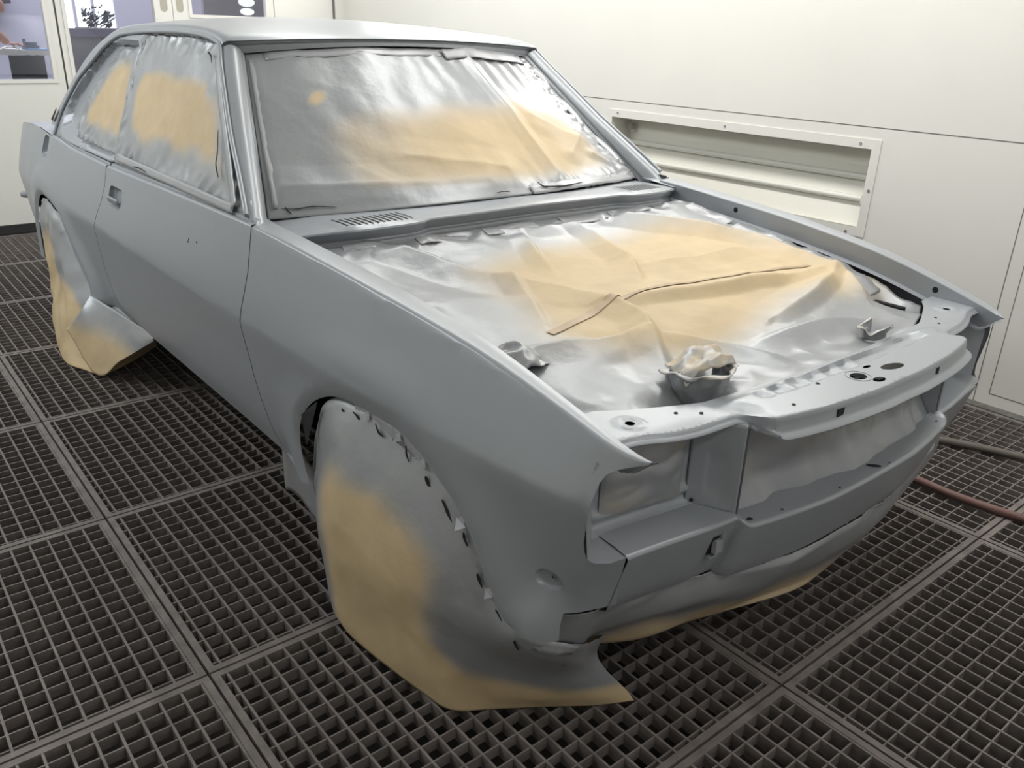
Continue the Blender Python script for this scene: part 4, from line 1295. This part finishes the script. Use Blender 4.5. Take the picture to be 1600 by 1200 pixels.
# front wheel paper bag (near side)
def rows_paper(name, rows, nu, nv, sp, label, ref, amp, seed, group=None):
    R_ = [[Vector(p) for p in r] for r in rows]

    def fn(u, v):
        p = catmull([catmull(r, u) for r in R_], v)
        e_ = sst(0, .12, v) * sst(1, .9, v) if amp else 0
        d_ = Vector(ref).normalized()
        return p + d_ * (amp * e_ * (fbm(p + Vector((seed, 0, 0)), 3.2, 3)) + (.014 * e_ * (crum(p + Vector((seed, 0, 0)), 3.4) - .35) if amp else 0) + .006 * sst(.8, 1, v) * (ridge(p, 14) - .5))
    return psheet(name, fn, nu, nv, sp, label, ref, group=group)


T_ = [(-.812, .262, .30), (-.815, .20, .47), (-.808, .13, .543), (-.803, .03, .563), (-.797, -.114, .563), (-.792, -.20, .545), (-.786, -.335, .470), (-.780, -.43, .345), (-.765, -.513, .285), (-.690, -.575, .262), (-.57, -.53, .19)]
Tm = [(-.815, .255, .24), (-.845, .15, .40), (-.850, .08, .46), (-.845, .0, .47), (-.835, -.12, .47), (-.825, -.20, .455), (-.812, -.32, .40), (-.800, -.41, .31), (-.775, -.49, .245), (-.69, -.55, .21), (-.57, -.52, .15)]
Mb = [(-.80, .20, .20), (-.875, .12, .26), (-.888, .045, .29), (-.888, -.04, .29), (-.882, -.12, .28), (-.872, -.20, .265), (-.855, -.30, .235), (-.815, -.385, .20), (-.745, -.45, .165), (-.65, -.51, .13), (-.55, -.53, .10)]
Bb = [(-.76, .14, .06), (-.868, .08, .05), (-.877, .01, .012), (-.870, -.08, .005), (-.857, -.18, .005), (-.843, -.265, .005), (-.822, -.350, .005), (-.745, -.405, .005), (-.66, -.462, .005), (-.57, -.525, .005), (-.495, -.565, .005)]


def fw_sp(u, v):
    br = sst(.72, .40, v + .05 * fbm((u * 3, v * 2, 0), 2)) * sst(.08, .26, u) * sst(.68, .52, u) + .9 * sst(.26, .12, v) * sst(.15, .25, u)
    return 1.1 - 1.25 * min(1, br)


fw = rows_paper('front_wheel_masking', [Bb, Mb, Tm, T_], 130, 70, fw_sp, 'big tan and grey paper bag over the front wheel nearest the camera', (-1, -.5, 0), .016, 1)
for k in range(6):
    a = .30 + .1 * k; R4 = [Vector(p) for p in T_]
    tape('tape_strip', [catmull(R4, a + .025 * j) + Vector((-.004, 0, -.012)) for j in range(5)], .03, fw, (-1, -.3, .1), .002)
rt = random.Random(5); RT = [Vector(p) for p in T_]
for k in range(11):
    a = .26 + .052 * k + rt.uniform(-.01, .01)
    c0 = catmull(RT, a) + Vector((-.012, 0, -.004 - .02 * rt.random())); c1 = catmull(RT, a + .012 + .016 * rt.random()) + Vector((-.012, 0, -.012 - .03 * rt.random()))
    tear([c0, c0.lerp(c1, .5) + Vector((0, .004, .006 * rt.uniform(-1, 1))), c1], fw, (-1, -.3, .1), .007 + .006 * rt.random(), .004)
for k in range(5):
    a = .34 + .09 * k; c0 = catmull(RT, a) + Vector((-.006, 0, -.006)); d_ = .009 + .006 * rt.random()
    q = MB(); q.v = [tuple(c0 + Vector((-.006, d_, .002))), tuple(c0 + Vector((-.016 - .006 * rt.random(), 0, -d_))), tuple(c0 + Vector((-.006, -d_, -.006))), tuple(c0 + Vector((-.002, 0, .008)))]; q.f = [(0, 1, 2), (0, 2, 3)]
    q.obj('tape_corner', TAPE, fw)
q = MB(); q.v = [(-.842, .235, .47), (-.835, .16, .53), (-.84, .16, .51), (-.845, .21, .40)]; q.f = [(0, 1, 2, 3)]; q.obj('tear', DARK, fw)

# rear wheel paper (near side)
T2 = [(-.842, 2.88, .50), (-.845, 2.76, .575), (-.845, 2.62, .575), (-.845, 2.47, .54), (-.842, 2.40, .485), (-.84, 2.29, .405), (-.825, 2.17, .325), (-.785, 2.0, .268), (-.780, 1.80, .268), (-.775, 1.6, .27), (-.77, 1.47, .27)]
M2 = [(-.85, 2.86, .30), (-.858, 2.74, .32), (-.868, 2.62, .33), (-.885, 2.48, .31), (-.90, 2.36, .27), (-.91, 2.26, .23), (-.885, 2.14, .19), (-.84, 2.0, .18), (-.81, 1.86, .19), (-.76, 1.80, .20), (-.70, 1.76, .22)]
B2 = [(-.865, 2.84, .02), (-.895, 2.70, .005), (-.935, 2.54, .005), (-.965, 2.34, .005), (-.976, 2.17, .005), (-.94, 2.06, .005), (-.898, 1.965, .005), (-.835, 1.985, .005), (-.78, 2.01, .01), (-.71, 2.05, .02), (-.63, 2.09, .04)]
rw = rows_paper('rear_wheel_masking', [B2, M2, T2], 110, 56, lambda u, v: 1.1 - 1.3 * min(1, sst(.60, .38, v + .15 * math.sin(u * 9)) + .7 * sst(.22, .1, abs(u - .13)) * sst(.85, .6, v)), 'crumpled tan paper skirt hanging over the rear wheel nearest the camera', (-1, 0, 0), .028, 4)
# fold with triangular flap
fv, ff = loft([[(-.945, 2.17, .15), (-.905, 1.97, .006), (-.85, 1.78, .115), (-.785, 1.55, .25)], [(-.90, 2.10, .235), (-.875, 1.97, .14), (-.83, 1.78, .19), (-.785, 1.55, .258)], [(-.845, 2.13, .29), (-.815, 1.98, .272), (-.795, 1.78, .268), (-.780, 1.54, .266)]], 40, 18)
fv = [v_ + Vector((-.008 * crum(v_, 9) - .004, 0, .0)) for v_ in fv]
mesh('paper_flap', fv, ff, PAPER, rw, True, None, [.05 + .9 * sst(.12, .24, v_.z) + .3 * sst(1.9, 1.6, v_.y) for v_ in fv], solid=.001)

# flap under the sill behind the front wheel
sf = psheet('sill_masking', lambda u, v: Vector((-.765 + .01 * math.sin(u * 7), .548 - .32 * u, .095 + .01 * u + (.17 - .01 * u) * v + .008 * fbm((u, v, 0), 4))), 16, 10, lambda u, v: .85, 'small grey paper flap hanging under the sill behind the front wheel', (-1, 0, 0))

# front valance paper
TV = [(-.75, -.555, .345), (-.70, -.595, .352), (-.655, -.606, .352), (-.519, -.630, .352), (-.40, -.650, .346), (-.27, -.688, .336), (-.07, -.706, .334), (.208, -.700, .336), (.40, -.652, .346), (.55, -.630, .352), (.66, -.60, .352)]
MV = [(-.745, -.548, .29), (-.69, -.575, .275), (-.63, -.575, .27), (-.51, -.625, .285), (-.40, -.648, .285), (-.26, -.672, .275), (-.07, -.700, .27), (.208, -.696, .27), (.40, -.656, .28), (.56, -.626, .28), (.69, -.59, .28)]
MW = [(-.73, -.535, .25), (-.67, -.545, .22), (-.60, -.525, .21), (-.50, -.585, .235), (-.38, -.610, .225), (-.25, -.640, .205), (-.06, -.668, .20), (.208, -.668, .20), (.39, -.636, .21), (.57, -.600, .21), (.70, -.560, .21)]
BV = [(-.70, -.52, .215), (-.63, -.515, .175), (-.567, -.495, .145), (-.48, -.548, .15), (-.35, -.572, .148), (-.26, -.597, .148), (-.055, -.645, .145), (.09, -.640, .15), (.346, -.605, .15), (.58, -.572, .16), (.74, -.52, .17)]
rows_paper('valance_masking', [BV, MW, MV, TV], 110, 36, lambda u, v: 1.0 - .75 * sst(.5, .2, v + .2 * fbm((u * 4, v, 2), 1.5)), 'long drooping masking paper wrapped under the front panel', (0, -1, -.2), .014, 9)

# ------------------------------------------------------------------ hoses on the grating
def hose(pts, r, mat, label, n=80):
    P_ = [Vector(p) for p in pts]
    tag(MB().tube([catmull(P_, i / n) for i in range(n + 1)], r, 12).obj('air_hose', mat, None, smooth=True), label, 'hose', 'air hoses on the floor')


hose([(.90, .3, .014), (1.10, -.02, .014), (1.32, -.355, .014), (1.42, -.585, .014), (1.48, -.85, .014), (1.50, -1.3, .014)], .0135, HOSE_G, 'grey brown hose on the grates, the one closer to the right wall')
hose([(.80, .2, .014), (.90, -.22, .014), (.958, -.43, .014), (.958, -.58, .014), (.985, -.755, .014), (1.06, -1.1, .014)], .0125, HOSE_R, 'reddish hose on the grates, the one closer to the car front')
